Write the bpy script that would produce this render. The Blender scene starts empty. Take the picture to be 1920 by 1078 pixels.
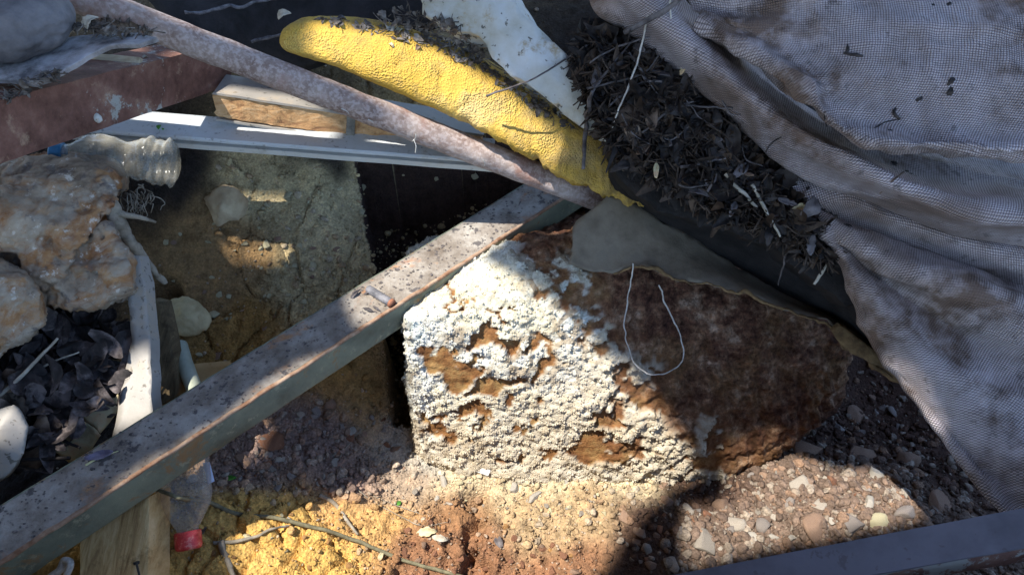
import bpy, bmesh, math, random
import numpy as np
from mathutils import Vector, Matrix
from mathutils.geometry import delaunay_2d_cdt

random.seed(7)
S = bpy.context.scene
COL = S.collection
R = math.radians

# ------------------------------------------------------------------ camera
CAM = np.array((0.0, 0.0, 1.0))
FW = np.array((0, math.cos(R(45)), -math.sin(R(45))))
UP = np.array((0, math.sin(R(45)), math.cos(R(45))))
RT = np.array((1.0, 0, 0))
FPX = 1387.0
cd = bpy.data.cameras.new('camera')
cam = bpy.data.objects.new('camera', cd)
COL.objects.link(cam)
cam.location = CAM
cam.rotation_euler = (R(45), 0, 0)
cd.sensor_width = 36
cd.lens = 36 * FPX / 1920
cd.clip_start = 0.02
cd.clip_end = 300
S.camera = cam

# ------------------------------------------------------------------ sky + sun
SUN = np.array((-0.36, -0.16, 0.92)); SUN /= np.linalg.norm(SUN)
w = bpy.data.worlds.new('World'); S.world = w; w.use_nodes = True
nt = w.node_tree
sky = nt.nodes.new('ShaderNodeTexSky'); sky.sky_type = 'NISHITA'; sky.sun_disc = False
sky.sun_elevation = math.asin(SUN[2])
sky.sun_rotation = math.atan2(SUN[0], SUN[1])
sky.ozone_density = 4.0
bg = nt.nodes['Background']; bg.inputs['Strength'].default_value = 0.15
nt.links.new(sky.outputs[0], bg.inputs['Color'])
sd = bpy.data.lights.new('sun', 'SUN'); sd.energy = 3.3; sd.angle = R(0.5); sd.color = (1.0, 0.95, 0.86)
so = bpy.data.objects.new('sun', sd); COL.objects.link(so)
so.rotation_euler = Vector(SUN).to_track_quat('Z', 'Y').to_euler()
so.location = (-2, 0.5, 5)
S.view_settings.view_transform = 'Standard'
S.view_settings.look = 'None'
S.view_settings.exposure = 1.62
S.view_settings.gamma = 1
S.view_settings.use_curve_mapping = False

# ------------------------------------------------------------------ helpers
def at(px, py, d):
    """world point seen at photo position (px, py), d metres along the view axis"""
    return CAM + d * (FW + RT * ((px - 960) / FPX) + UP * ((539 - py) / FPX))

def atz(px, py, z):
    r = FW + RT * ((px - 960) / FPX) + UP * ((539 - py) / FPX)
    return CAM + r * ((z - CAM[2]) / r[2])

def depth_of(p):
    return float(np.dot(np.asarray(p) - CAM, FW))

def _hash(ix, iy, iz, seed):
    h = (ix.astype(np.int64) * 374761393 + iy.astype(np.int64) * 668265263 + iz.astype(np.int64) * 2147483647 + seed * 974634777) & 0xFFFFFFFF
    h = ((h ^ (h >> 13)) * 1274126177) & 0xFFFFFFFF
    h = ((h ^ (h >> 16)) * 2246822519) & 0xFFFFFFFF
    return ((h ^ (h >> 15)) & 0xFFFFFF) / float(0xFFFFFF)

def vnoise(p, seed=0):
    f = np.floor(p); t = p - f; i = f.astype(np.int64)
    t = t * t * t * (t * (t * 6 - 15) + 10)
    out = 0
    for dx in (0, 1):
        wx = t[:, 0] if dx else 1 - t[:, 0]
        for dy in (0, 1):
            wy = t[:, 1] if dy else 1 - t[:, 1]
            for dz in (0, 1):
                wz = t[:, 2] if dz else 1 - t[:, 2]
                out = out + wx * wy * wz * _hash(i[:, 0] + dx, i[:, 1] + dy, i[:, 2] + dz, seed)
    return out * 2 - 1

def fbm(p, scale=1.0, octv=4, seed=0, gain=0.5, ridged=False):
    p = np.asarray(p, float) * scale
    a, s, tot = 1.0, 0.0, 0.0
    for k in range(octv):
        n = vnoise(p + k * 17.3, seed + k)
        if ridged: n = 1 - 2 * np.abs(n)
        s = s + a * n; tot += a; a *= gain; p = p * 2.03
    return s / tot

def worley2(x, y, scale, seed=0):
    """F1, F2 distances and cell id"""
    X = x * scale; Y = y * scale
    ix = np.floor(X).astype(np.int64); iy = np.floor(Y).astype(np.int64)
    f1 = np.full(X.shape, 9.0); f2 = np.full(X.shape, 9.0); cid = np.zeros(X.shape)
    z0 = np.zeros_like(ix)
    for dx in (-1, 0, 1):
        for dy in (-1, 0, 1):
            cx = ix + dx; cy = iy + dy
            d = np.hypot(cx + _hash(cx, cy, z0, seed) - X, cy + _hash(cx, cy, z0, seed + 9) - Y)
            h = _hash(cx, cy, z0, seed + 5)
            closer = d < f1
            f2 = np.where(closer, f1, np.minimum(f2, d))
            cid = np.where(closer, h, cid)
            f1 = np.where(closer, d, f1)
    return f1, f2, cid

def sstep(a, b, x):
    t = np.clip((x - a) / (b - a), 0, 1)
    return t * t * (3 - 2 * t)

def tag(o, label=None, cat=None, group=None, kind=None):
    if label: o['label'] = label
    if cat: o['category'] = cat
    if group: o['group'] = group
    if kind: o['kind'] = kind
    return o

def thing(name, loc, label, cat, group=None):
    o = bpy.data.objects.new(name, None); COL.objects.link(o)
    o.empty_display_size = 0.05
    o.location = Vector([float(c) for c in loc])
    return tag(o, label, cat, group)

def world_loc(o):
    l = Vector(o.location)
    while o.parent:
        o = o.parent; l += Vector(o.location)
    return l

def obj(name, verts, faces, mat, parent=None, smooth=True, uv=None, col=None, centre=True, attr=None):
    V = np.asarray(verts, float)
    if parent is not None:
        base = np.array(world_loc(parent))
        V = V - base; loc = None
    elif centre:
        loc = V.mean(0); V = V - loc
    else:
        loc = None
    me = bpy.data.meshes.new(name)
    if isinstance(faces, np.ndarray):
        n, k = faces.shape
        me.vertices.add(len(V)); me.vertices.foreach_set('co', V.astype(np.float32).ravel())
        me.loops.add(n * k); me.loops.foreach_set('vertex_index', faces.astype(np.int32).ravel())
        me.polygons.add(n)
        me.polygons.foreach_set('loop_start', np.arange(0, n * k, k, dtype=np.int32))
        me.update(calc_edges=True)
    else:
        me.from_pydata([tuple(v) for v in V], [], faces); me.update()
    me.validate()
    if smooth:
        me.polygons.foreach_set('use_smooth', np.ones(len(me.polygons), bool))
    if uv is not None:
        l = me.uv_layers.new(name='uv')
        idx = np.empty(len(me.loops), np.int32); me.loops.foreach_get('vertex_index', idx)
        l.data.foreach_set('uv', np.asarray(uv, np.float32)[idx].ravel())
    if col is not None:
        a = me.color_attributes.new('soil', 'FLOAT_COLOR', 'POINT')
        c = np.ones((len(V), 4), np.float32); c[:, :3] = col
        a.data.foreach_set('color', c.ravel())
    if attr is not None:
        for k_, v_ in attr.items():
            a = me.attributes.new(k_, 'FLOAT', 'POINT'); a.data.foreach_set('value', np.asarray(v_, np.float32))
    if mat is not None: me.materials.append(mat)
    o = bpy.data.objects.new(name, me); COL.objects.link(o)
    if parent is not None: o.parent = parent
    elif loc is not None: o.location = Vector([float(c) for c in loc])
    return o

def grid_faces(nr, nc, wrap=False):
    r = np.arange(nr - 1)[:, None]
    c = np.arange(nc if wrap else nc - 1)[None, :]
    c2 = (c + 1) % nc
    a = r * nc + c; b = r * nc + c2; d = (r + 1) * nc + c; e = (r + 1) * nc + c2
    return np.stack([a, b, e, d], -1).reshape(-1, 4)

def frame_of(t, hint=(0, 0, 1)):
    t = t / np.linalg.norm(t)
    h = np.array(hint, float)
    if abs(np.dot(h, t)) > 0.95: h = np.array((1.0, 0, 0))
    a = np.cross(h, t); a /= np.linalg.norm(a)
    b = np.cross(t, a)
    return a, b

def catmull(P, n):
    P = np.asarray(P, float)
    k = len(P)
    if k == 2:
        t = np.linspace(0, 1, n)[:, None]
        return P[0] * (1 - t) + P[1] * t
    E = np.vstack([2 * P[0] - P[1], P, 2 * P[-1] - P[-2]])
    u = np.linspace(0, k - 1 - 1e-9, n); i = u.astype(int); t = (u - i)[:, None]
    p0, p1, p2, p3 = E[i], E[i + 1], E[i + 2], E[i + 3]
    return 0.5 * (2 * p1 + (p2 - p0) * t + (2 * p0 - 5 * p1 + 4 * p2 - p3) * t * t + (3 * p1 - p0 - 3 * p2 + p3) * t ** 3)

def tube_data(pts, rad, ns=8, n=None, rough=0.0, seed=0, flat=1.0):
    P = catmull(pts, n or max(6, len(pts) * 5))
    m = len(P)
    rad = np.interp(np.linspace(0, 1, m), np.linspace(0, 1, len(np.atleast_1d(rad))), np.atleast_1d(rad))
    V = []
    for i in range(m):
        t = P[min(i + 1, m - 1)] - P[max(i - 1, 0)]
        a, b = frame_of(t + 1e-9)
        for j in range(ns):
            g = 2 * math.pi * j / ns
            V.append(P[i] + rad[i] * (math.cos(g) * a + flat * math.sin(g) * b))
    V = np.array(V)
    if rough:
        V = V + rough * np.stack([fbm(V, 60, 2, seed + q) for q in range(3)], 1)
    F = [tuple(f) for f in grid_faces(m, ns, True)]
    F.append(tuple(range(ns - 1, -1, -1))); F.append(tuple(range((m - 1) * ns, m * ns)))
    return V, F

def tube(name, pts, rad, mat, parent=None, ns=8, n=None, rough=0.0, seed=0, flat=1.0):
    V, F = tube_data(pts, rad, ns, n, rough, seed, flat)
    return obj(name, V, F, mat, parent)

def sweep_data(profile, A, B, wv, hv, n=2, rough=0.0, rs=30, seed=0, bend=None, ends=0.0):
    """profile: list of (w,h) metres swept from A to B"""
    A = np.asarray(A, float); B = np.asarray(B, float)
    k = len(profile); V = []
    rng = np.random.RandomState(seed + 3)
    jag0 = rng.uniform(-1, 1, k) * ends; jag1 = rng.uniform(-1, 1, k) * ends
    D = (B - A) / np.linalg.norm(B - A)
    for i in range(n):
        t = i / (n - 1)
        c = A + (B - A) * t
        if bend is not None: c = c + np.asarray(bend) * (4 * t * (1 - t))
        for j, (a, b) in enumerate(profile):
            p = c + wv * a + hv * b
            if i == 0: p = p + D * jag0[j]
            if i == n - 1: p = p + D * jag1[j]
            V.append(p)
    V = np.array(V)
    if rough:
        V = V + rough * np.stack([fbm(V, rs, 3, seed + q * 5) for q in range(3)], 1)
    F = [tuple(f) for f in grid_faces(n, k, True)]
    F.append(tuple(range(k - 1, -1, -1))); F.append(tuple(range((n - 1) * k, n * k)))
    return V, F

def rrect(w, h, r, m=3, sub=0):
    out = []
    for (cx, cy, a0) in ((w / 2 - r, h / 2 - r, 0), (-w / 2 + r, h / 2 - r, 90), (-w / 2 + r, -h / 2 + r, 180), (w / 2 - r, -h / 2 + r, 270)):
        for q in range(m):
            g = R(a0 + 90 * q / (m - 1))
            out.append((cx + r * math.cos(g), cy + r * math.sin(g)))
    if sub:
        o2 = []
        for i, p in enumerate(out):
            q = out[(i + 1) % len(out)]
            L = math.hypot(q[0] - p[0], q[1] - p[1])
            s = max(1, int(L / sub))
            for t in range(s): o2.append((p[0] + (q[0] - p[0]) * t / s, p[1] + (q[1] - p[1]) * t / s))
        out = o2
    return out

def fix_normals(o):
    bm = bmesh.new(); bm.from_mesh(o.data)
    bmesh.ops.recalc_face_normals(bm, faces=bm.faces); bm.to_mesh(o.data); bm.free()
    return o

def hull_mesh(points, voxel, smooth_it=2):
    """closed, evenly meshed solid round the points"""
    me = bpy.data.meshes.new('tmp'); bm = bmesh.new()
    for p in points: bm.verts.new([float(c) for c in p])
    r = bmesh.ops.convex_hull(bm, input=bm.verts)
    for v in [v for v in bm.verts if not v.link_faces]: bm.verts.remove(v)
    bm.to_mesh(me); bm.free()
    o = bpy.data.objects.new('tmp', me); COL.objects.link(o)
    m = o.modifiers.new('r', 'REMESH'); m.mode = 'VOXEL'; m.voxel_size = voxel
    if smooth_it:
        s = o.modifiers.new('s', 'SMOOTH'); s.iterations = smooth_it; s.factor = 0.5
    dg = bpy.context.evaluated_depsgraph_get()
    e = o.evaluated_get(dg); m2 = e.to_mesh()
    V = np.empty(len(m2.vertices) * 3, np.float32); m2.vertices.foreach_get('co', V); V = V.reshape(-1, 3).astype(float)
    N = np.empty(len(m2.vertices) * 3, np.float32); m2.vertices.foreach_get('normal', N); N = N.reshape(-1, 3).astype(float)
    F = np.array([tuple(p.vertices) for p in m2.polygons])
    e.to_mesh_clear()
    bpy.data.objects.remove(o); bpy.data.meshes.remove(me)
    return V, N, F

_ico = {}
def ico(sub):
    if sub not in _ico:
        bm = bmesh.new(); bmesh.ops.create_icosphere(bm, subdivisions=sub, radius=1)
        _ico[sub] = (np.array([v.co[:] for v in bm.verts]), np.array([[v.index for v in f.verts] for f in bm.faces]))
        bm.free()
    return _ico[sub]

def stone_shape(sub, seed, cuts=9, bump=0.10, c0=.42, c1=.80):
    V, F = ico(sub); V = V.copy(); rng = np.random.RandomState(seed)
    for k in range(cuts):
        n = rng.normal(size=3); n /= np.linalg.norm(n); c = rng.uniform(c0, c1)
        s = V @ n; over = np.maximum(0, s - c)
        V -= over[:, None] * n * 0.98
    r = 1 + bump * fbm(V, 1.7, 3, seed)
    V *= r[:, None]
    V *= rng.uniform(0.75, 1.2, 3)
    return V, F

def link_copy(o, loc, rot, scale, label=None, parent=None):
    c = o.copy(); COL.objects.link(c)
    c.location = Vector([float(x) for x in loc]); c.rotation_euler = rot; c.scale = scale
    if label: c['label'] = label
    return c

# ------------------------------------------------------------------ materials
class NT:
    def __init__(s, name):
        s.m = bpy.data.materials.new(name); s.m.use_nodes = True
        s.t = s.m.node_tree; s.b = s.t.nodes['Principled BSDF']
        s.co = s.n('ShaderNodeTexCoord').outputs['Object']
    def n(s, ty, **kw):
        x = s.t.nodes.new(ty)
        for k, v in kw.items(): setattr(x, k, v)
        return x
    def l(s, a, b): s.t.links.new(a, b)
    def noise(s, scale, detail=6, rough=0.6, co=None, dist=0.0):
        x = s.n('ShaderNodeTexNoise'); x.inputs['Scale'].default_value = scale
        x.inputs['Detail'].default_value = detail; x.inputs['Roughness'].default_value = rough
        x.inputs['Distortion'].default_value = dist
        s.l(co or s.co, x.inputs['Vector']); return x.outputs['Fac']
    def vor(s, scale, feature='F1', co=None, out='Distance'):
        x = s.n('ShaderNodeTexVoronoi', feature=feature); x.inputs['Scale'].default_value = scale
        s.l(co or s.co, x.inputs['Vector']); return x.outputs[out]
    def ramp(s, f, stops):
        x = s.n('ShaderNodeValToRGB'); e = x.color_ramp.elements
        while len(e) < len(stops): e.new(0.5)
        for q, (p, c) in zip(e, stops):
            q.position = .5 + (p - .5) * .8; q.color = (*c, 1) if not isinstance(c, (int, float)) else (c, c, c, 1)
        s.l(f, x.inputs['Fac']); return x.outputs['Color']
    def mix(s, f, a, b, mode='MIX'):
        x = s.n('ShaderNodeMix', data_type='RGBA', blend_type=mode)
        for v, q in ((f, x.inputs[0]), (a, x.inputs[6]), (b, x.inputs[7])):
            if isinstance(v, (int, float)): q.default_value = v if q.type == 'VALUE' else (v, v, v, 1)
            elif isinstance(v, tuple): q.default_value = (*v, 1)
            else: s.l(v, q)
        return x.outputs[2]
    def math(s, op, a, b=0.5):
        x = s.n('ShaderNodeMath', operation=op)
        for v, q in ((a, x.inputs[0]), (b, x.inputs[1])):
            if isinstance(v, (int, float)): q.default_value = v
            else: s.l(v, q)
        return x.outputs[0]
    def done(s, colour, rough=0.85, height=None, dist=0.002, strength=1.0, **kw):
        if isinstance(colour, tuple): s.b.inputs['Base Color'].default_value = (*colour, 1)
        else: s.l(colour, s.b.inputs['Base Color'])
        if isinstance(rough, (int, float)): s.b.inputs['Roughness'].default_value = rough
        else: s.l(rough, s.b.inputs['Roughness'])
        s.b.inputs['Specular IOR Level'].default_value = kw.pop('spec', 0.3)
        if height is not None:
            bp = s.n('ShaderNodeBump'); bp.inputs['Distance'].default_value = dist; bp.inputs['Strength'].default_value = strength
            s.l(height, bp.inputs['Height']); s.l(bp.outputs[0], s.b.inputs['Normal'])
        for k, v in kw.items(): s.b.inputs[k].default_value = v
        return s.m

def m_simple(name, a, b, scale=40, rough=0.85, bump=0.001, bscale=None, lo=0.35, hi=0.65, detail=8, spec=0.3, c=None, rnd=0.0):
    t = NT(name)
    n1 = t.noise(scale, detail, 0.65)
    st = [(lo, a), (hi, b)] if c is None else [(lo, a), ((lo + hi) / 2, b), (hi, c)]
    colr = t.ramp(n1, st)
    if rnd:
        oi = t.n('ShaderNodeObjectInfo')
        colr = t.mix(1.0, colr, t.ramp(oi.outputs['Random'], [(0, 1 - rnd), (1, 1 + rnd * 0.6)]), 'MULTIPLY')
    n2 = t.noise(bscale or scale * 4, 5, 0.7)
    return t.done(colr, rough, n2, bump, spec=spec)
# ------------------------------------------------------------------ ground
CP = [  # photo position, height of the ground there
    (960, 1090, .01), (700, 1085, .06), (300, 1085, .15), (0, 1085, .16), (290, 950, .165), (500, 950, .135), (400, 850, .15),
    (560, 780, .125), (700, 780, .10), (780, 850, .055), (900, 960, .035), (1000, 890, .03), (1300, 872, -.005), (1500, 760, -.035), (1700, 900, .035),
    (1600, 690, -.05), (1920, 940, .03), (1300, 1000, .03), (1400, 1078, .02), (1800, 790, -.03), (1500, 900, .035), (1230, 950, .02),
    (640, 700, .165), (560, 690, .165), (740, 640, .16), (450, 640, .19), (345, 640, .19), (600, 500, .225), (500, 400, .28), (690, 400, .26), (800, 450, .22),
    (600, 320, .335), (900, 320, .33), (300, 400, .29), (300, 520, .22), (260, 300, .36),
    (100, 600, .2), (100, 820, .17), (200, 760, .17), (0, 700, .2), (0, 400, .25), (1150, 330, .3), (1500, 330, .3), (1900, 330, .25), (1900, 600, .05),
]
cpw = np.array([atz(x, y, z) for x, y, z in CP])
extra = np.array([(-1.2, 1.5, .42), (0, 1.6, .42), (1.2, 1.6, .36), (-1.4, .3, .2), (1.5, .4, .05), (1.5, 1.0, .15), (0, -.2, .02), (-1, -.3, .1), (1, -.3, .02)])
cpw = np.vstack([cpw, extra])

def _tps(r):
    return np.where(r > 0, r * r * np.log(r + 1e-12), 0)
_n = len(cpw)
_A = np.zeros((_n + 3, _n + 3))
_A[:_n, :_n] = _tps(np.hypot(cpw[:, None, 0] - cpw[None, :, 0], cpw[:, None, 1] - cpw[None, :, 1])) + np.eye(_n) * 2e-3
_P = np.column_stack([np.ones(_n), cpw[:, 0], cpw[:, 1]])
_A[:_n, _n:] = _P; _A[_n:, :_n] = _P.T
_w = np.linalg.solve(_A, np.concatenate([cpw[:, 2], np.zeros(3)]))

def h0(x, y):
    x = np.asarray(x, float); y = np.asarray(y, float); sh = x.shape
    x = x.ravel(); y = y.ravel()
    xc = np.clip(x, -1.5, 1.6); yc = np.clip(y, -.3, 1.7)
    z = np.full(len(x), _w[_n]) + _w[_n + 1] * xc + _w[_n + 2] * yc
    for i in range(_n):
        z += _w[i] * _tps(np.hypot(xc - cpw[i, 0], yc - cpw[i, 1]))
    return z.reshape(sh)

ZC = [  # photo position, height, soil or shade kind, reach
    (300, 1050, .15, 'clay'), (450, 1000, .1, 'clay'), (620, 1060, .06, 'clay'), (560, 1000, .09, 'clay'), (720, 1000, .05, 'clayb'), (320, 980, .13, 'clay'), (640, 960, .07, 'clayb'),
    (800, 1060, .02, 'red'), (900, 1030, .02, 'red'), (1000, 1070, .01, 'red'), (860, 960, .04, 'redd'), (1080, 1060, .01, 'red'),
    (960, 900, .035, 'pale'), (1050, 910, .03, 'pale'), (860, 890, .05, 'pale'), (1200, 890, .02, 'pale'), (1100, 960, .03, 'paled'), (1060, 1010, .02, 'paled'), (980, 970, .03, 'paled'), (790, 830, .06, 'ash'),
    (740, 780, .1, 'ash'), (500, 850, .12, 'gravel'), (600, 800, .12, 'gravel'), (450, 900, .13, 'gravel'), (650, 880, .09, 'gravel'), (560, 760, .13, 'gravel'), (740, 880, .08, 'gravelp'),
    (1500, 900, .03, 'rub'), (1400, 970, .03, 'rub'), (1650, 940, .03, 'rub'), (1320, 1050, .02, 'rub'), (1750, 860, .0, 'dark'), (1600, 760, -.03, 'dark'), (1300, 900, .02, 'dark'), (1230, 1000, .02, 'dark'), (1200, 1060, .01, 'dark'), (1500, 800, -.01, 'dark'),  # dark: the shade right of the boulder put into the soil colour
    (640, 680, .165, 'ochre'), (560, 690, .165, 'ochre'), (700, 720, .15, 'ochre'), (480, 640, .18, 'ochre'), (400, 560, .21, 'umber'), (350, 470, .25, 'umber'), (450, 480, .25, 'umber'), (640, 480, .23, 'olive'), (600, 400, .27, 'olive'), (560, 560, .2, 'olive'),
    (480, 370, .29, 'olive'), (700, 340, .3, 'olive'), (860, 330, .32, 'olive'), (680, 520, .22, 'olive'), (420, 690, .17, 'ochre'), (330, 560, .2, 'umber'),  # olive is lightened to carry the sun wash on the rear bank
    (300, 330, .33, 'black'), (360, 345, .31, 'black'), (100, 600, .2, 'black'), (100, 800, .17, 'black'), (0, 900, .16, 'black'), (0, 500, .2, 'black'), (800, 440, .22, 'umber'), (1000, 340, .3, 'black'), (1500, 330, .3, 'black'), (1900, 500, .1, 'black'), (200, 200, .42, 'black'), (600, 200, .42, 'black'), (1100, 150, .42, 'black'),  # black: humus, plus painted shade under the bar and debris
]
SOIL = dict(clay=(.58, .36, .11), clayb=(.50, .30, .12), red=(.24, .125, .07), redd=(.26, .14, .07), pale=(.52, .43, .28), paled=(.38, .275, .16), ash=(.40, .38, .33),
            gravel=(.24, .17, .145), gravelp=(.34, .26, .19), rub=(.17, .122, .095), dark=(.075, .045, .034), ochre=(.29, .17, .055), umber=(.28, .18, .085), olive=(.47, .39, .225), black=(.025, .021, .02))  # dark and black carry shade, olive carries sunlight, in their colour
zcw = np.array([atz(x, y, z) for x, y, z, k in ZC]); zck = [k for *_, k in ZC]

def soil_at(x, y):
    x = np.asarray(x); y = np.asarray(y)
    P = np.stack([x, y, x * 0], 1)
    wx = x + .035 * fbm(P, 9, 4, 31); wy = y + .035 * fbm(P, 9, 4, 41)
    W = np.zeros(len(x)); C = np.zeros((len(x), 3)); kw = {}
    for (a, b, _), k in zip(zcw, zck):
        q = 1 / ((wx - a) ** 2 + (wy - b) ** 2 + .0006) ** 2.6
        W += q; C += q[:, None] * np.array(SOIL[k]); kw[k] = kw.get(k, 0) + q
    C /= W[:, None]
    return C, {k: v / W for k, v in kw.items()}

def rugged(x, y, kw, z):
    """small relief added to the smooth ground"""
    P = np.stack([x, y, z], 1)
    clay = kw['clay'] + .35 * kw['clayb']
    clod = kw['red'] + kw['redd'] + .5 * kw['paled'] + .4 * kw['clayb']
    out = .007 * fbm(P, 16, 4, 3) + .0035 * fbm(P, 70, 3, 8)
    out += clod * (.024 * np.maximum(0, fbm(P, 26, 4, 13)) ** 1.0 + .010 * fbm(P, 90, 3, 15, ridged=True) - .032 * sstep(.22, .4, fbm(P, 20, 3, 77)))
    wx = x + .006 * fbm(P, 45, 3, 21); wy = y + .006 * fbm(P, 45, 3, 24)
    f1, f2, cid = worley2(wx, wy, 26, 4)
    crack = 1 - sstep(.0, .16, f2 - f1)
    out += clay * (-.011 * crack + .007 * cid * (1 - crack))
    g1, g2, c2 = worley2(wx, wy, 85, 14)
    out += clay * (-.004 * (1 - sstep(0, .22, g2 - g1)) + .002 * c2)
    rear = kw['olive'] + kw['umber'] + kw['ochre']
    f1, f2, cid = worley2(wx, wy, 13, 54)
    out += rear * (-.012 * (1 - sstep(.0, .07, f2 - f1)) * (cid > .45) + .010 * cid + .004 * fbm(P, 60, 4, 5, ridged=True))
    return out

def axis(lo, hi, step, far):
    mid = np.arange(lo, hi, step)
    a = [lo]; s = step
    while a[-1] > -far: s *= 1.35; a.append(a[-1] - s)
    b = [mid[-1]]; s = step
    while b[-1] < far: s *= 1.35; b.append(b[-1] + s)
    return np.concatenate([a[:0:-1], mid, b[1:]])

gx = axis(-.85, .95, .0031, 60); gy = axis(.30, 1.25, .0031, 60)
X, Y = np.meshgrid(gx, gy)
Zs = h0(X, Y)
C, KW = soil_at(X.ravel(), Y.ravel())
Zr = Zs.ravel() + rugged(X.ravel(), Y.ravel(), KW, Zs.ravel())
Zr += .30 * (1 - sstep(.20, .345, Y.ravel() - .10 * sstep(-.1, .5, X.ravel()) * .6)) * sstep(-1.6, -1.0, X.ravel())   # the near bank of the pit, below the frame
# the hollow behind the pale stone and the gap left of the big boulder
hol = atz(305, 555, .21); dd = np.hypot(X.ravel() - hol[0], (Y.ravel() - hol[1]))
Zr -= .10 * (1 - sstep(.018, .034, dd))
gA, gB = atz(752, 640, .14)[:2], atz(765, 800, .08)[:2]
tt = np.clip(((X.ravel() - gA[0]) * (gB[0] - gA[0]) + (Y.ravel() - gA[1]) * (gB[1] - gA[1])) / np.sum((gB - gA) ** 2), 0, 1)
dd = np.hypot(X.ravel() - gA[0] - tt * (gB[0] - gA[0]), Y.ravel() - gA[1] - tt * (gB[1] - gA[1]))
Zr -= .12 * (1 - sstep(.012, .026, dd)) * (tt < .98)
def inside(px, py, poly):
    px = np.asarray(px, float); py = np.asarray(py, float); c = np.zeros(px.shape, bool)
    n = len(poly); j = n - 1
    for i in range(n):
        xi, yi = poly[i]; xj, yj = poly[j]
        c ^= ((yi > py) != (yj > py)) & (px < (xj - xi) * (py - yi) / (yj - yi + 1e-12) + xi)
        j = i
    return c
# cast shadow on the bank, built as a cut hollow with darkened soil
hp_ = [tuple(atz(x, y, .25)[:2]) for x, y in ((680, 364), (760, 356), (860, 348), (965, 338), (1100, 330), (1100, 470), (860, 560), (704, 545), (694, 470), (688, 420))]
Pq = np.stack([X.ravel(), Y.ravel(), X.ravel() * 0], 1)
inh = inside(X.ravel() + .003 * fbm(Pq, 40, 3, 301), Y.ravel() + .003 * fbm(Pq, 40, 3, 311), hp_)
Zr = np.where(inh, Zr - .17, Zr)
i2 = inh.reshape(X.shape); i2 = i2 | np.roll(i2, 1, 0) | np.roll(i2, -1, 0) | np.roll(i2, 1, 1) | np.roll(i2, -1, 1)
C = np.where(i2.ravel()[:, None], np.array((.05, .032, .026)), C)  # shadow tone painted over the soil colour inside the outline
Z = Zr.reshape(X.shape)

from bisect import bisect_right
def hz(x, y):
    i = min(max(bisect_right(gx, x) - 1, 0), len(gx) - 2); j = min(max(bisect_right(gy, y) - 1, 0), len(gy) - 2)
    u = (x - gx[i]) / (gx[i + 1] - gx[i]); v = (y - gy[j]) / (gy[j + 1] - gy[j])
    return Z[j, i] * (1 - u) * (1 - v) + Z[j, i + 1] * u * (1 - v) + Z[j + 1, i] * (1 - u) * v + Z[j + 1, i + 1] * u * v

def on_ground(px, py):
    lo, hi = .5, 3.0
    d = lo; prev = lo
    while d < hi:
        p = at(px, py, d)
        if p[2] < hz(p[0], p[1]): break
        prev = d; d += .012
    a, b = prev, d
    for _ in range(14):
        m = (a + b) / 2; p = at(px, py, m)
        if p[2] < hz(p[0], p[1]): b = m
        else: a = m
    return at(px, py, b)

t = NT('soil')
ca = t.n('ShaderNodeAttribute', attribute_name='soil').outputs['Color']
va = t.ramp(t.noise(55, 8, .7), [(.3, (.62, .60, .58)), (.5, (1, 1, 1)), (.72, (1.35, 1.28, 1.2))])
vb = t.ramp(t.noise(320, 4, .7), [(.3, (.7, .68, .66)), (.55, (1, 1, 1)), (.75, (1.35, 1.3, 1.25))])
cc = t.mix(1, t.mix(1, ca, va, 'MULTIPLY'), vb, 'MULTIPLY')
hh = t.math('ADD', t.math('MULTIPLY', t.vor(260), 1.2), t.noise(420, 6, .7))
M_SOIL = t.done(cc, .95, hh, .0016, spec=.15)
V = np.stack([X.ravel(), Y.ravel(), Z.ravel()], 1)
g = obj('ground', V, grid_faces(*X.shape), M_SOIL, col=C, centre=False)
tag(g, kind='structure')

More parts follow.
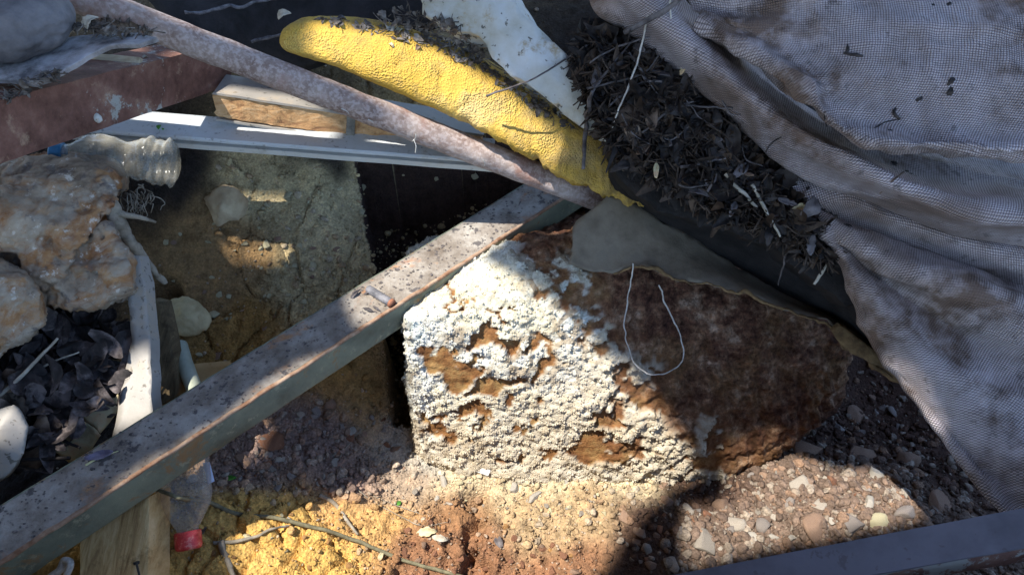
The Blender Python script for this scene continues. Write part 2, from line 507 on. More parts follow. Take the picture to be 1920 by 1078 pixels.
# loose crumbs and grit: nobody could count them
def gravel(name, n, sub, smin, smax, zones, seed, power=2.2, flat=.75, pale=.25):
    rng = np.random.RandomState(seed)
    x = rng.uniform(-.8, .9, n * 14); y = rng.uniform(.32, 1.22, n * 14)
    c, kw = soil_at(x, y)
    p = sum(zones[k] * kw[k] for k in zones)
    P = np.stack([x, y, x * 0], 1)
    p = p * np.clip(.75 + 1.1 * fbm(P, 14, 3, seed), .05, 2)
    keep = np.nonzero(rng.uniform(0, 1, len(x)) < p)[0][:n]
    x, y, c = x[keep], y[keep], c[keep]
    m = len(x)
    i = np.clip(np.searchsorted(gx, x) - 1, 0, len(gx) - 2); j = np.clip(np.searchsorted(gy, y) - 1, 0, len(gy) - 2)
    z = Z[j, i]
    s = smin + (smax - smin) * rng.uniform(0, 1, m) ** power
    bases = [stone_shape(sub, seed * 10 + q, 6, .1) for q in range(8)]
    k = rng.randint(0, 8, m)
    VV = np.stack([b[0] for b in bases])[k]
    q = rng.normal(size=(m, 4)); q /= np.linalg.norm(q, axis=1)[:, None]
    a, b_, c_, d_ = q.T
    RM = np.stack([np.stack([1 - 2 * (c_ * c_ + d_ * d_), 2 * (b_ * c_ - a * d_), 2 * (b_ * d_ + a * c_)], -1),
                   np.stack([2 * (b_ * c_ + a * d_), 1 - 2 * (b_ * b_ + d_ * d_), 2 * (c_ * d_ - a * b_)], -1),
                   np.stack([2 * (b_ * d_ - a * c_), 2 * (c_ * d_ + a * b_), 1 - 2 * (b_ * b_ + c_ * c_)], -1)], 1)
    VV = np.einsum('nij,nvj->nvi', RM, VV) * s[:, None, None]
    VV[:, :, 2] *= flat
    VV += np.stack([x, y, z + s * .25], 1)[:, None, :]
    nv = VV.shape[1]
    F = bases[0][1][None] + (np.arange(m) * nv)[:, None, None]
    hue = rng.uniform(0, 1, m)[:, None]
    pal = np.array((.38, .33, .27)); warm = np.array((.32, .20, .13))
    cc = c * rng.uniform(.75, 1.3, (m, 1))
    cc = np.where(hue < pale, c * .45 + pal * .6 * rng.uniform(.7, 1.2, (m, 1)), cc)
    cc = np.where(hue > .88, c * .5 + warm * .5, cc)
    colv = np.repeat(cc, nv, 0)
    o = obj(name, VV.reshape(-1, 3), F.reshape(-1, 3), M_SOIL, col=colv, smooth=False, centre=False)
    return tag(o, kind='stuff')
Zn = dict(gravel=1, gravelp=1, rub=1.4, dark=.55, pale=.9, paled=.7, ash=.7, red=.5, redd=.5, olive=.5, umber=.15, ochre=.25, clay=.12, clayb=.3)
gravel('grit', 32000, 1, .0009, .0030, dict(Zn, clay=.3, red=.8, redd=.8, clayb=.6), 3)
gravel('rubble', 2200, 2, .0035, .0105, dict(rub=2.6, dark=.45, gravel=.4), 9, 1.8, pale=.22)
gravel('gravel', 7500, 2, .0022, .0072, dict(gravel=1, gravelp=.7, rub=1.5, dark=.5, pale=.6, paled=.35, ash=.4, red=.12, redd=.12, olive=.45, umber=.12, ochre=.15, clay=.03, clayb=.1), 5, 2.6, pale=.2)

# ------------------------------------------------------------------ the big boulder
BP = [(766, 600, .955), (767, 700, .995), (778, 800, 1.045), (800, 862, 1.075), (900, 885, 1.10), (1000, 900, 1.10), (1100, 890, 1.10), (1200, 880, 1.095), (1350, 850, 1.09), (1525, 785, 1.10), (1590, 650, 1.10), (1575, 725, 1.10),
      (905, 500, .992), (1000, 446, 1.02), (1100, 430, 1.01), (1250, 480, 1.0), (1420, 560, 1.02), (1560, 610, 1.06),
      (1150, 690, 1.02), (1240, 800, 1.065), (1000, 650, .99), (880, 620, .972), (1350, 650, 1.03),
      (766, 470, 1.08), (768, 480, 1.25), (1000, 390, 1.33), (1450, 430, 1.33), (1600, 560, 1.28), (790, 780, 1.30), (1550, 780, 1.32), (780, 870, 1.12), (1000, 930, 1.13), (1400, 890, 1.13)]
bp = [at(*p) for p in BP]
Vb, Nb, Fb = hull_mesh(bp, .0031, 8)
big = fbm(Vb, 7, 4, 61)
PATCH = [(830, 668, 66, 21, 16), (875, 695, 34, 34, 40), (925, 635, 52, 20, -18), (1005, 655, 40, 11, 6), (1018, 712, 15, 46, 14), (935, 728, 52, 14, -14), (885, 785, 26, 9, 10), (820, 812, 40, 17, 25), (960, 852, 34, 12, -12), (1130, 848, 66, 24, 5), (1035, 850, 20, 16, 0), (930, 585, 34, 5, -35), (865, 560, 26, 5, 30), (1130, 775, 14, 34, 12), (1200, 830, 26, 34, 0), (995, 795, 9, 26, 30)]
# right-hand flank hollowed, left-hand face crusted
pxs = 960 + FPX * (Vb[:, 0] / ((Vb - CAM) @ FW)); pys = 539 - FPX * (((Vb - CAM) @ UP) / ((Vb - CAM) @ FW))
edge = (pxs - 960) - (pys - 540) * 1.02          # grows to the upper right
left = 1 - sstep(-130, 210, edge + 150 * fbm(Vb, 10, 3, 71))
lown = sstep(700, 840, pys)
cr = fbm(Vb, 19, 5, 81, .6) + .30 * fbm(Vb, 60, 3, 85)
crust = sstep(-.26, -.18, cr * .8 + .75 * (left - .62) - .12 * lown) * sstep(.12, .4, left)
pw = np.stack([fbm(Vb, 26, 4, 141), fbm(Vb, 26, 4, 151)], 1) * 52 + np.stack([fbm(Vb, 80, 3, 161), fbm(Vb, 80, 3, 171)], 1) * 20
front = sstep(.0, .1, -(Nb @ FW))
for (px_, py_, ra_, rb_, an_) in PATCH:
    ca_, sa_ = math.cos(R(an_)), math.sin(R(an_)); qx = pxs + pw[:, 0] - px_; qy = pys + pw[:, 1] - py_
    rr_ = np.hypot((qx * ca_ + qy * sa_) / ra_, (qy * ca_ - qx * sa_) / rb_)
    crust = crust * (1 - front * (1 - sstep(.86, .98, rr_)))
fine = fbm(Vb, 95, 4, 91, .65); fine2 = fbm(Vb, 42, 3, 95, ridged=True)
f1, f2, cid = worley2(Vb[:, 0] * 1.0 + Vb[:, 2] * .4, Vb[:, 2] + Vb[:, 1] * .55, 130, 33)
disp = .011 * big + crust * (.0024 + .0060 * sstep(-.3, .5, fbm(Vb, 22, 4, 201)) + .0036 * fine + .0040 * (1 - f1) * (cid - .1) + .0026 * fbm(Vb, 210, 2, 191)) + (1 - crust) * (.0022 * fine + .003 * fine2)
facet = np.round(fbm(Vb, 13, 3, 211) * 5 + .25 * fbm(Vb, 60, 3, 215)) / 5
strata = fbm(np.stack([Vb[:, 0] * 1.6 + Vb[:, 2] * .5, Vb[:, 1] * .4, Vb[:, 2] * .7], 1), 30, 4, 99, ridged=True)
disp += (1 - left) * (.008 * strata + .012 * facet + .004 * fbm(Vb, 120, 3, 221) - .020 * sstep(.25, .7, fbm(Vb, 11, 3, 101)))
lump = lown * sstep(1100, 1180, pxs) * (1 - sstep(1250, 1330, pxs))
disp += lump * (.012 * np.maximum(0, fbm(Vb, 38, 3, 111)) + .005 * fine)
Vb2 = Vb + Nb * disp[:, None]
t = NT('boulder')
aw = t.n('ShaderNodeAttribute', attribute_name='crust').outputs['Fac']
al = t.n('ShaderNodeAttribute', attribute_name='face').outputs['Fac']
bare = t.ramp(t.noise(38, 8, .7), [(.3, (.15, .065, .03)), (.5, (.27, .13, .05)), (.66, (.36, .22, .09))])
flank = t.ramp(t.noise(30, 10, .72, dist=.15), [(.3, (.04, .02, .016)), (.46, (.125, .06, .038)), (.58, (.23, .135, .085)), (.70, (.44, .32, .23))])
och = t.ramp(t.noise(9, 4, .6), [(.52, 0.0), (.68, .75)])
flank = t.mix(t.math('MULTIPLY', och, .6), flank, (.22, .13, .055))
white = t.ramp(t.noise(140, 5, .7), [(.3, (.56, .53, .44)), (.5, (.74, .73, .66)), (.7, (.80, .80, .76))])
tint = t.ramp(t.noise(14, 3, .6), [(.35, (1.0, .93, .78)), (.6, (1, 1, 1)), (.75, (.93, 1.0, 1.0))])
white = t.mix(1, white, tint, 'MULTIPLY')
thin = t.ramp(t.noise(24, 9, .72, dist=.4), [(.54, 0.0), (.70, .75)])
white = t.mix(thin, white, (.46, .385, .27))
crk = t.ramp(t.vor(34, 'DISTANCE_TO_EDGE'), [(.0, .7), (.03, 0.0)])
white = t.mix(t.math('MULTIPLY', crk, t.ramp(t.noise(13, 3), [(.5, 0.0), (.6, 1.0)])), white, (.24, .17, .10))
dust = t.n('ShaderNodeAttribute', attribute_name='dusty').outputs['Fac']
white = t.mix(dust, white, t.ramp(t.noise(40, 6, .7), [(.35, (.50, .40, .27)), (.6, (.66, .58, .45))]))
flank = t.mix(1, flank, t.ramp(t.noise(130, 6, .8), [(.32, (.45, .40, .38)), (.5, (1, 1, 1)), (.68, (1.7, 1.55, 1.4))]), 'MULTIPLY')
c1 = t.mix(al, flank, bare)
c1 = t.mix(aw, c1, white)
hgt = t.math('ADD', t.noise(300, 6, .75), t.math('MULTIPLY', t.noise(90, 6, .75), 2.4))
M_BOULD = t.done(c1, .95, hgt, .0022, spec=.1)
dusty = sstep(650, 830, pys + .30 * (pxs - 900) + 70 * fbm(Vb, 16, 4, 131)) * .8
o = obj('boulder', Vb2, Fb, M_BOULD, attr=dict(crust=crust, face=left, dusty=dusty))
rng = np.random.RandomState(17)
okv = np.nonzero((crust > .6) & (-(Nb @ FW) > -.1))[0]
okv = okv[rng.permutation(len(okv))[:11000]]
cb_ = [stone_shape(1, 700 + q, 4, .12) for q in range(6)]
kq = rng.randint(0, 6, len(okv)); sz = .0007 + .0019 * rng.uniform(0, 1, len(okv)) ** 2.2
VVc = np.stack([c_[0] for c_ in cb_])[kq] * sz[:, None, None] + (Vb2[okv] + Nb[okv] * .0003)[:, None, :]
nvc = VVc.shape[1]; FFc = cb_[0][1][None] + (np.arange(len(okv)) * nvc)[:, None, None]
rep = lambda a: np.repeat(a[okv], nvc)
oc_ = obj('crust_crumbs', VVc.reshape(-1, 3), FFc.reshape(-1, 3), M_BOULD, o, smooth=False, attr=dict(crust=rep(crust), face=rep(left), dusty=rep(dusty)))
tag(oc_, kind='stuff')
tag(o, 'large brown boulder with flaking white crust, lying in the pit under the beam', 'boulder')
# ------------------------------------------------------------------ more shape helpers
def densify(P, step):
    out = []
    P = np.asarray(P, float)
    for i in range(len(P)):
        a, b = P[i], P[(i + 1) % len(P)]
        k = max(1, int(np.linalg.norm(b - a) / step))
        for q in range(k): out.append(a + (b - a) * q / k)
    return np.array(out)

def plate(name, pts, thick, mat, cell=.008, amp=.002, nscale=25, seed=0, parent=None, ragged=0.0, bulge=None, attr=None, fine=0.0):
    """a sheet with the given outline (3-D points), a thickness vector and an uneven surface"""
    P = densify(np.asarray(pts, float), cell)
    c = P.mean(0); u, s, vt = np.linalg.svd(P - c)
    e1, e2, nn = vt[0], vt[1], vt[2]
    if np.dot(nn, CAM - c) < 0: nn = -nn
    a = (P - c) @ e1; b = (P - c) @ e2; hgt = (P - c) @ nn
    if ragged:
        q = np.stack([a, b, b * 0], 1)
        a = a + ragged * fbm(q, 60, 3, seed + 1); b = b + ragged * fbm(q, 60, 3, seed + 2)
    poly = list(zip(a, b))
    ga, gb = np.meshgrid(np.arange(a.min(), a.max(), cell), np.arange(b.min(), b.max(), cell))
    rng = np.random.RandomState(seed)
    ga = ga.ravel() + rng.uniform(-.2, .2, ga.size) * cell; gb = gb.ravel() + rng.uniform(-.2, .2, gb.size) * cell
    ok = inside(ga, gb, poly)
    dmin = np.min(np.hypot(ga[:, None] - a[None], gb[:, None] - b[None]), 1)
    ok &= dmin > cell * .55
    ga, gb = ga[ok], gb[ok]
    allp = [Vector((float(x), float(y))) for x, y in poly] + [Vector((float(x), float(y))) for x, y in zip(ga, gb)]
    m = len(poly)
    vo, eo, fo, *_ = delaunay_2d_cdt(allp, [], [list(range(m))], 1, 1e-7)
    A2 = np.array([v[:] for v in vo])
    w_ = 1 / (np.hypot(A2[:, 0][:, None] - a[None], A2[:, 1][:, None] - b[None]) ** 2 + 1e-7) ** 1.3
    hh_ = (w_ @ hgt) / w_.sum(1)
    if bulge: 
        dd_ = np.min(np.hypot(A2[:, 0][:, None] - a[None], A2[:, 1][:, None] - b[None]), 1)
        hh_ = hh_ + bulge * sstep(0, 1, dd_ / max(1e-6, dd_.max()))
    T = c + A2[:, :1] * e1 + A2[:, 1:] * e2 + hh_[:, None] * nn
    dn = amp * fbm(T, nscale, 4, seed + 7)
    if fine: dn = dn + fine * fbm(T, 140, 3, seed + 17)
    T = T + dn[:, None] * nn
    th = np.asarray(thick, float)
    Bt = T + th
    n = len(T)
    faces = []
    for f in fo:
        f = list(f)
        x = [A2[k] for k in f]
        ar = sum(x[i][0] * x[(i + 1) % len(x)][1] - x[(i + 1) % len(x)][0] * x[i][1] for i in range(len(x)))
        if ar < 0: f = f[::-1]
        faces.append(tuple(f)); faces.append(tuple(n + k for k in f[::-1]))
    cnt = {}
    for f in faces[::2]:
        for i in range(len(f)):
            e = (f[i], f[(i + 1) % len(f)])
            cnt[e] = 1
    nsm = len(faces)
    for (i, j) in list(cnt):
        if (j, i) not in cnt: faces.append((i, n + i, n + j, j))
    o = obj(name, np.vstack([T, Bt]), faces, mat, parent)
    fix_normals(o)
    sm = np.ones(len(o.data.polygons), bool); sm[nsm:] = False
    o.data.polygons.foreach_set('use_smooth', sm)
    return o

def hull_rock(name, pts, mat, voxel=.004, amp=.006, scale=14, seed=0, fine=.0015, ridged=.0, parent=None, label=None, smooth=2, pits=0, ledge=0.0):
    V_, N_, F_ = hull_mesh(pts, voxel, smooth)
    d_ = amp * fbm(V_, scale, 5, seed, .55) + fine * fbm(V_, scale * 6, 4, seed + 11, .6)
    if ridged: d_ = d_ + ridged * fbm(V_, scale * .9, 4, seed + 21, ridged=True)
    if ledge: d_ = d_ + ledge * np.round(fbm(V_ * np.array((1, 1, 1.5)), scale * .8, 3, seed + 41) * 6 + .3 * fbm(V_, scale * 5, 3, seed + 43)) / 6
    if pits: d_ = d_ - pits * sstep(.32, .52, fbm(V_, scale * 1.6, 3, seed + 31))
    o = obj(name, V_ + N_ * d_[:, None], F_, mat, parent)
    if label: tag(o, label, 'rock')
    return o

def pxp(*a): return [at(*q) for q in a]

# ------------------------------------------------------------------ materials of the debris
def m_metal_top():
    t = NT('dusty beam top')
    base = t.ramp(t.noise(22, 8, .7), [(.3, (.12, .095, .075)), (.5, (.235, .205, .175)), (.7, (.36, .335, .30))])
    rust = t.ramp(t.noise(7, 6, .7, dist=.4), [(.54, 0.0), (.63, 1.0)])
    base = t.mix(t.math('MULTIPLY', rust, .85), base, t.ramp(t.noise(60, 6, .7), [(.35, (.22, .10, .06)), (.6, (.42, .20, .075)), (.75, (.5, .34, .2))]))
    spots = t.ramp(t.noise(60, 5, .6), [(.64, 0.0), (.69, 1.0)])
    base = t.mix(t.math('MULTIPLY', spots, .8), base, (.055, .05, .055))
    sp2 = t.ramp(t.vor(95), [(.02, 1.0), (.16, 0.0)])
    base = t.mix(t.math('MULTIPLY', sp2, t.ramp(t.noise(16, 3), [(.5, 0.0), (.6, .8)])), base, (.06, .055, .06))
    return t.done(base, .9, t.math('ADD', t.noise(240, 6, .7), t.math('MULTIPLY', t.noise(60, 5), 1.5)), .0012, spec=.2)

def m_metal_side():
    t = NT('green grey painted side')
    base = t.ramp(t.noise(14, 7, .65), [(.3, (.085, .090, .065)), (.5, (.14, .155, .115)), (.68, (.20, .215, .15))])
    st = t.ramp(t.noise(45, 6, .75), [(.60, 0.0), (.68, 1.0)])
    base = t.mix(t.math('MULTIPLY', st, .5), base, (.36, .34, .22))
    rust = t.ramp(t.noise(18, 7, .75, dist=.5), [(.58, 0.0), (.66, 1.0)])
    base = t.mix(t.math('MULTIPLY', rust, .75), base, (.25, .125, .045))
    return t.done(base, .65, t.noise(160, 6, .7), .0007, spec=.35)

M_BTOP, M_BSIDE = m_metal_top(), m_metal_side()
M_RUSTEDGE = m_simple('rust edge', (.20, .10, .055), (.38, .27, .19), 50, .9, .0008, 260)
t = NT('rusty pipe')
b1 = t.ramp(t.noise(26, 8, .7), [(.3, (.18, .12, .10)), (.5, (.30, .23, .20)), (.7, (.40, .335, .30))])
sp = t.ramp(t.noise(210, 3, .6), [(.45, 0.0), (.6, 1.0)])
b1 = t.mix(t.math('MULTIPLY', sp, .45), b1, (.55, .47, .45))
pk = t.ramp(t.noise(12, 5, .7), [(.55, 0.0), (.7, .6)])
b1 = t.mix(pk, b1, (.26, .12, .085))
M_PIPE = t.done(b1, .85, t.math('ADD', t.noise(260, 5, .7), t.noise(90, 5)), .0009, spec=.25)

t = NT('rusted iron with paint')
b1 = t.ramp(t.noise(20, 8, .7), [(.3, (.085, .04, .03)), (.5, (.17, .085, .065)), (.7, (.27, .16, .12))])
ch = t.ramp(t.noise(13, 7, .75, dist=.3), [(.56, 0.0), (.60, .9)])
b1 = t.mix(ch, b1, (.36, .37, .34))
b1 = t.mix(t.ramp(t.noise(33, 8, .75), [(.58, 0.0), (.7, .6)]), b1, (.40, .28, .19))
M_ANGLE = t.done(b1, .85, t.noise(120, 7, .7), .0012, spec=.25)

def m_whitepaint(name, base=(.46, .48, .49), dirt=.5, rust=None):
    t = NT(name)
    c_ = t.ramp(t.noise(12, 6, .6), [(.3, tuple(x * .82 for x in base)), (.6, base)])
    d1 = t.ramp(t.noise(160, 3, .5), [(.64, 0.0), (.70, dirt)])
    c_ = t.mix(t.math('MULTIPLY', d1, t.ramp(t.noise(17, 3), [(.42, 0.0), (.58, 1.0)])), c_, (.07, .06, .045))
    d2 = t.ramp(t.noise(24, 7, .7), [(.55, 0.0), (.75, .6)])
    c_ = t.mix(d2, c_, rust or (.33, .28, .21))
    return t.done(c_, .55, t.noise(150, 5, .6), .0004, spec=.4)
M_WHITE = m_whitepaint('chalky white paint')
M_WHITEB = m_whitepaint('weathered white board', (.28, .26, .235), .8, (.36, .28, .19))

def m_wood(name, a, b, c, axis_=(3, 40, 40), bump=.0015):
    t = NT(name)
    mp = t.n('ShaderNodeMapping'); mp.inputs['Scale'].default_value = axis_
    t.l(t.co, mp.inputs['Vector'])
    n_ = t.noise(1.0, 9, .7, co=mp.outputs[0], dist=1.2)
    c_ = t.ramp(n_, [(.3, a), (.5, b), (.7, c)])
    st = t.ramp(t.noise(30, 6, .7), [(.58, 0.0), (.68, .7)])
    c_ = t.mix(st, c_, tuple(x * .45 for x in b))
    return t.done(c_, .85, t.math('ADD', n_, t.math('MULTIPLY', t.noise(220, 4), .4)), bump, spec=.2)
M_WOOD = m_wood('raw orange wood', (.16, .075, .04), (.42, .24, .11), (.55, .37, .21), (22, 60, 60))
M_WOODB = m_wood('split pale wood', (.20, .11, .045), (.50, .33, .14), (.66, .49, .26), (70, 9, 9))
M_WOODD = m_wood('dark damp board', (.05, .035, .018), (.12, .085, .045), (.2, .15, .08), (60, 12, 12))

t = NT('yellow foam')
b1 = t.ramp(t.noise(11, 6, .6), [(.3, (.48, .30, .05)), (.55, (.62, .40, .085)), (.75, (.64, .45, .15))])
d1 = t.ramp(t.noise(30, 8, .7), [(.50, 0.0), (.66, .65)])
b1 = t.mix(d1, b1, (.38, .255, .085))
b1 = t.mix(t.ramp(t.noise(8, 5, .65), [(.52, 0.0), (.66, .5)]), b1, (.62, .47, .24))
atn = t.n('ShaderNodeAttribute', attribute_name='dirt').outputs['Fac']
dd1 = t.math('MULTIPLY', atn, t.ramp(t.noise(60, 6, .75), [(.35, .15), (.62, 1.0)]))
b1 = t.mix(dd1, b1, (.13, .10, .075))
fo_ = t.math('ADD', t.math('MULTIPLY', t.vor(420), t.ramp(t.noise(22, 5, .7), [(.35, .15), (.65, 1.2)])), t.noise(150, 6, .7))
M_YEL = t.done(b1, .95, fo_, .0024, spec=.1)

t = NT('dirty white foam')
b1 = t.ramp(t.noise(10, 6, .65), [(.3, (.36, .33, .25)), (.48, (.50, .50, .46)), (.7, (.60, .62, .63))])
d1 = t.ramp(t.noise(28, 8, .75), [(.56, 0.0), (.68, .8)])
b1 = t.mix(d1, b1, (.34, .25, .13))
b1 = t.mix(t.ramp(t.noise(110, 3), [(.68, 0.0), (.72, .8)]), b1, (.05, .045, .04))
M_FOAM = t.done(b1, .9, t.noise(90, 6, .7), .0014, spec=.15)

t = NT('grey vinyl sheet')
b1 = t.ramp(t.noise(9, 7, .65), [(.3, (.095, .075, .05)), (.48, (.18, .148, .108)), (.70, (.27, .23, .175))])
d1 = t.ramp(t.noise(18, 5, .6), [(.6, 0.0), (.66, .55)])
b1 = t.mix(d1, b1, (.14, .12, .09))
M_SHEET = t.done(b1, .7, t.noise(60, 7, .7), .0014, spec=.3)
M_SHEETEDGE = m_simple('torn yellow felt edge', (.11, .068, .032), (.25, .16, .075), 60, .95, .002, 200)
M_DARK = m_simple('black board and gap shade', (.007, .006, .006), (.022, .019, .019), 30, .8, .002, 160)  # black of the board, also standing in for shade in the gap below
M_CARD = m_simple('grey weathered board', (.10, .095, .10), (.26, .25, .255), 40, .9, .0012, 150, c=(.38, .37, .39))
M_TAN = m_simple('tan sandstone', (.30, .21, .12), (.52, .42, .27), 14, .9, .0015, 160)
M_ROCKG = m_simple('grey rock', (.16, .15, .15), (.33, .31, .31), 18, .9, .002, 110)

# ------------------------------------------------------------------ the square steel beam across the picture
A, B = at(-260, 1056 + 260 * .6477, 1 / (1.40 + .00045 * 260)), at(1150, 311, 1 / (1.40 - .00045 * 1150))
D = (B - A) / np.linalg.norm(B - A); Wv = np.cross((0, 0, 1), D); Wv /= np.linalg.norm(Wv); Hv = np.cross(D, Wv)
bw, bh = .0665, .044
r_ = .0035
beam = thing('steel_beam', (A + B) / 2, 'long dusty square steel beam lying diagonally across the pit', 'beam')
def dent(V, k): return V
V1, F1 = sweep_data([(bw - r_, -.0005), (bw - r_, -.004), (r_, -.004), (r_, -.0005)] + [(r_ + (bw - 2 * r_) * q / 10, .0) for q in range(1, 10)], A, B, Wv, Hv, 90, .0008, 60, 3)
obj('top_face', V1, F1, M_BTOP, beam, smooth=False)
prof = []
for (cx, cy, a0) in ((bw - r_, -r_, 0), (bw - r_, -bh + r_, 270), (r_, -bh + r_, 180)):
    for q in range(4):
        g_ = R(a0 + 90 - 30 * q) ; prof.append((cx + r_ * math.cos(g_), cy + r_ * math.sin(g_)))
prof += [(.0, -bh + r_ + (bh - 2 * r_) * q / 7) for q in range(1, 7)]
for q in range(4):
    g_ = R(180 - 30 * q); prof.append((r_ + r_ * math.cos(g_), -r_ - .0006 + r_ * math.sin(g_)))
prof += [(r_ + .001, -.006), (bw - r_ - .001, -.006)]
V1, F1 = sweep_data(prof, A, B, Wv, Hv, 90, .0007, 60, 3)
obj('side_face', V1, F1, M_BSIDE, beam)
V1, F1 = tube_data([A + Wv * .0016 - Hv * .0016, B + Wv * .0016 - Hv * .0016], .0026, 8, 200, .0012, 8)
obj('rusty_edge', V1, F1, M_RUSTEDGE, beam)
def on_beam(s, a, up=0.0): return A + D * s + Wv * a + Hv * up
def beam_hit(px, py, up=.001):
    r = FW + RT * ((px - 960) / FPX) + UP * ((539 - py) / FPX)
    k = np.dot(A + Hv * up - CAM, Hv) / np.dot(r, Hv)
    return CAM + r * k
M_BOLT = m_simple('dull iron', (.07, .07, .08), (.20, .195, .21), 60, .6, .0006, 300)
p0, p1 = beam_hit(690, 541, .004), beam_hit(733, 568, .004)
bo = thing('bolt', (p0 + p1) / 2, 'short grey iron bolt with a rusty head lying on the beam', 'bolt')
tube('shank', [p0, p0 + (p1 - p0) * .1, p1], [.0038, .0054, .0054], M_BOLT, bo, 12, 10)
dv = (p1 - p0) / np.linalg.norm(p1 - p0)
tube('head', [p1 - dv * .0005, p1 + dv * .003], [.0062, .0060], m_simple('red rust', (.13, .05, .03), (.28, .12, .07), 80, .9), bo, 10, 4)

# ------------------------------------------------------------------ the round pipe
def pipe_d(x): return 1 / (1.02 + .000276 * (1000 - x))
pl = [(150, -12), (274, 30), (500, 118), (851, 258), (1000, 318), (1150, 384)]
ps = [at(x, y, pipe_d(x)) for x, y in pl]
ps = [ps[0] + (ps[0] - ps[2]) * 1.2, ps[5]]
o = tube('metal_pipe', ps, [.0172, .0172], M_PIPE, None, 28, 120, .0011, 5)
tag(o, 'long dusty reddish metal pipe sloping down over the planks to the beam end', 'pipe')

# ------------------------------------------------------------------ rusty angle iron, planks, boards at the upper left
def ortho(v, D_):
    v = np.asarray(v, float); v = v - D_ * np.dot(v, D_); return v / np.linalg.norm(v)
A2_, B2_ = at(-120, 218, .62), at(432, 78, .985)
D2 = (B2_ - A2_) / np.linalg.norm(B2_ - A2_); H2 = ortho((0, -.25, 1), D2); W2 = np.cross(H2, D2); W2 *= np.sign(W2[1])
V1, F1 = sweep_data([(0, 0), (.045, .0), (.045, -.005), (.0055, -.006), (.0055, -.058), (0, -.058)] + [(0, -.058 + .058 * q / 6) for q in range(1, 6)], A2_, B2_, W2, H2, 50, .0012, 40, 6)
o = fix_normals(obj('angle_iron', V1, F1, M_ANGLE, smooth=False)); tag(o, 'brown rusty angle iron with chipped pale paint, under the grey board at upper left', 'angle iron')
bd = o

A3, B3 = at(60, 236, .95), at(925, 303, .968)
D3 = (B3 - A3) / np.linalg.norm(B3 - A3); W3 = ortho((0, 1, .12), D3); H3 = np.cross(D3, W3); H3 *= np.sign(H3[2])
fr = thing('window_frame_bar', (A3 + B3) / 2, 'long white painted frame bar with a groove along its front, specked with dirt', 'frame bar')
V1, F1 = sweep_data([(0.002, 0), (.0, -.002), (0, -.005), (.004, -.006), (.045, -.006), (.045, 0)] + [(.045 - .043 * q / 6, 0) for q in range(1, 6)], A3, B3, W3, H3, 60, .0004, 30, 4)
fix_normals(obj('face', V1, F1, M_WHITE, fr, smooth=False))
V1, F1 = sweep_data([(.006, -.0063), (.006, -.0105), (.03, -.0105), (.03, -.0063)], A3, B3, W3, H3, 40, .0, 30, 4)
fix_normals(obj('groove', V1, F1, M_DARK, fr, smooth=False))
V1, F1 = sweep_data([(.0, -.0107), (.0, -.0185), (.003, -.020), (.04, -.020), (.04, -.0107)], A3, B3, W3, H3, 60, .0004, 30, 5)
fix_normals(obj('lip', V1, F1, m_whitepaint('grey white lip', (.50, .49, .45), .3), fr, smooth=False))

# cobweb threads under the pipe
CW, CF, n0 = [], [], 0
for (x, y, x2, y2) in ((775, 262, 778, 288), (780, 252, 772, 266), (905, 300, 908, 312), (1052, 322, 1046, 352), (1060, 330, 1048, 340), (690, 225, 700, 232), (640, 205, 655, 214)):
    v, f = tube_data([at(x, y, pipe_d(x) - .016), at((x + x2) / 2 + 3, (y + y2) / 2, pipe_d(x) - .012), at(x2, y2, pipe_d(x) - .01)], [.0006, .0003], 4, 10, .0008, x)
    CW.append(v); CF += [tuple(i + n0 for i in g2) for g2 in f]; n0 += len(v)
tag(obj('cobweb', np.vstack(CW), CF, m_simple('cobweb', (.4, .4, .38), (.6, .6, .58), 60, .9)), kind='stuff')
A4, B4 = at(402, 173, .945), at(905, 252, .985)
D4 = (B4 - A4) / np.linalg.norm(B4 - A4); H4 = ortho((0, .15, 1), D4); W4 = np.cross(H4, D4); W4 *= np.sign(W4[1])
wp = thing('wooden_plank', (A4 + B4) / 2, 'thick plank with white painted top and split orange wood edge, passing under the pipe', 'plank')
wp_ = [(.001, -.0035 - .030 * q / 7) for q in range(8)] + [(.004, -.036), (.06, -.036), (.06, -.0035)]
V1, F1 = sweep_data(wp_, A4, B4, W4, H4, 120, .0022, 55, 8, ends=.003)
fix_normals(obj('core', V1, F1, M_WOOD, wp, smooth=False))
V1, F1 = sweep_data([(-.001, -.003), (-.001, .0), (.062, 0.0), (.062, -.003)], A4 - D4 * .002, B4, W4, H4, 60, .0007, 40, 9, ends=.002)
fix_normals(obj('top_skin', V1, F1, M_WHITEB, wp, smooth=False))
V1, F1 = sweep_data([(-.0005, -.0365), (-.0005, -.0395), (.062, -.0395), (.062, -.0365)], A4, B4, W4, H4, 60, .0007, 40, 10)
fix_normals(obj('bottom_skin', V1, F1, M_WHITEB, wp, smooth=False))
st_ = A4 + D4 * .168
V1, F1 = sweep_data([(-.003, .001), (-.001, .001), (-.001, -.041), (-.003, -.041)], st_, st_ + D4 * .011, W4, H4, 3, .0003, 90, 2)
fix_normals(obj('strap', V1, F1, m_simple('old steel', (.08, .075, .065), (.22, .2, .17), 60, .7), wp, smooth=False))

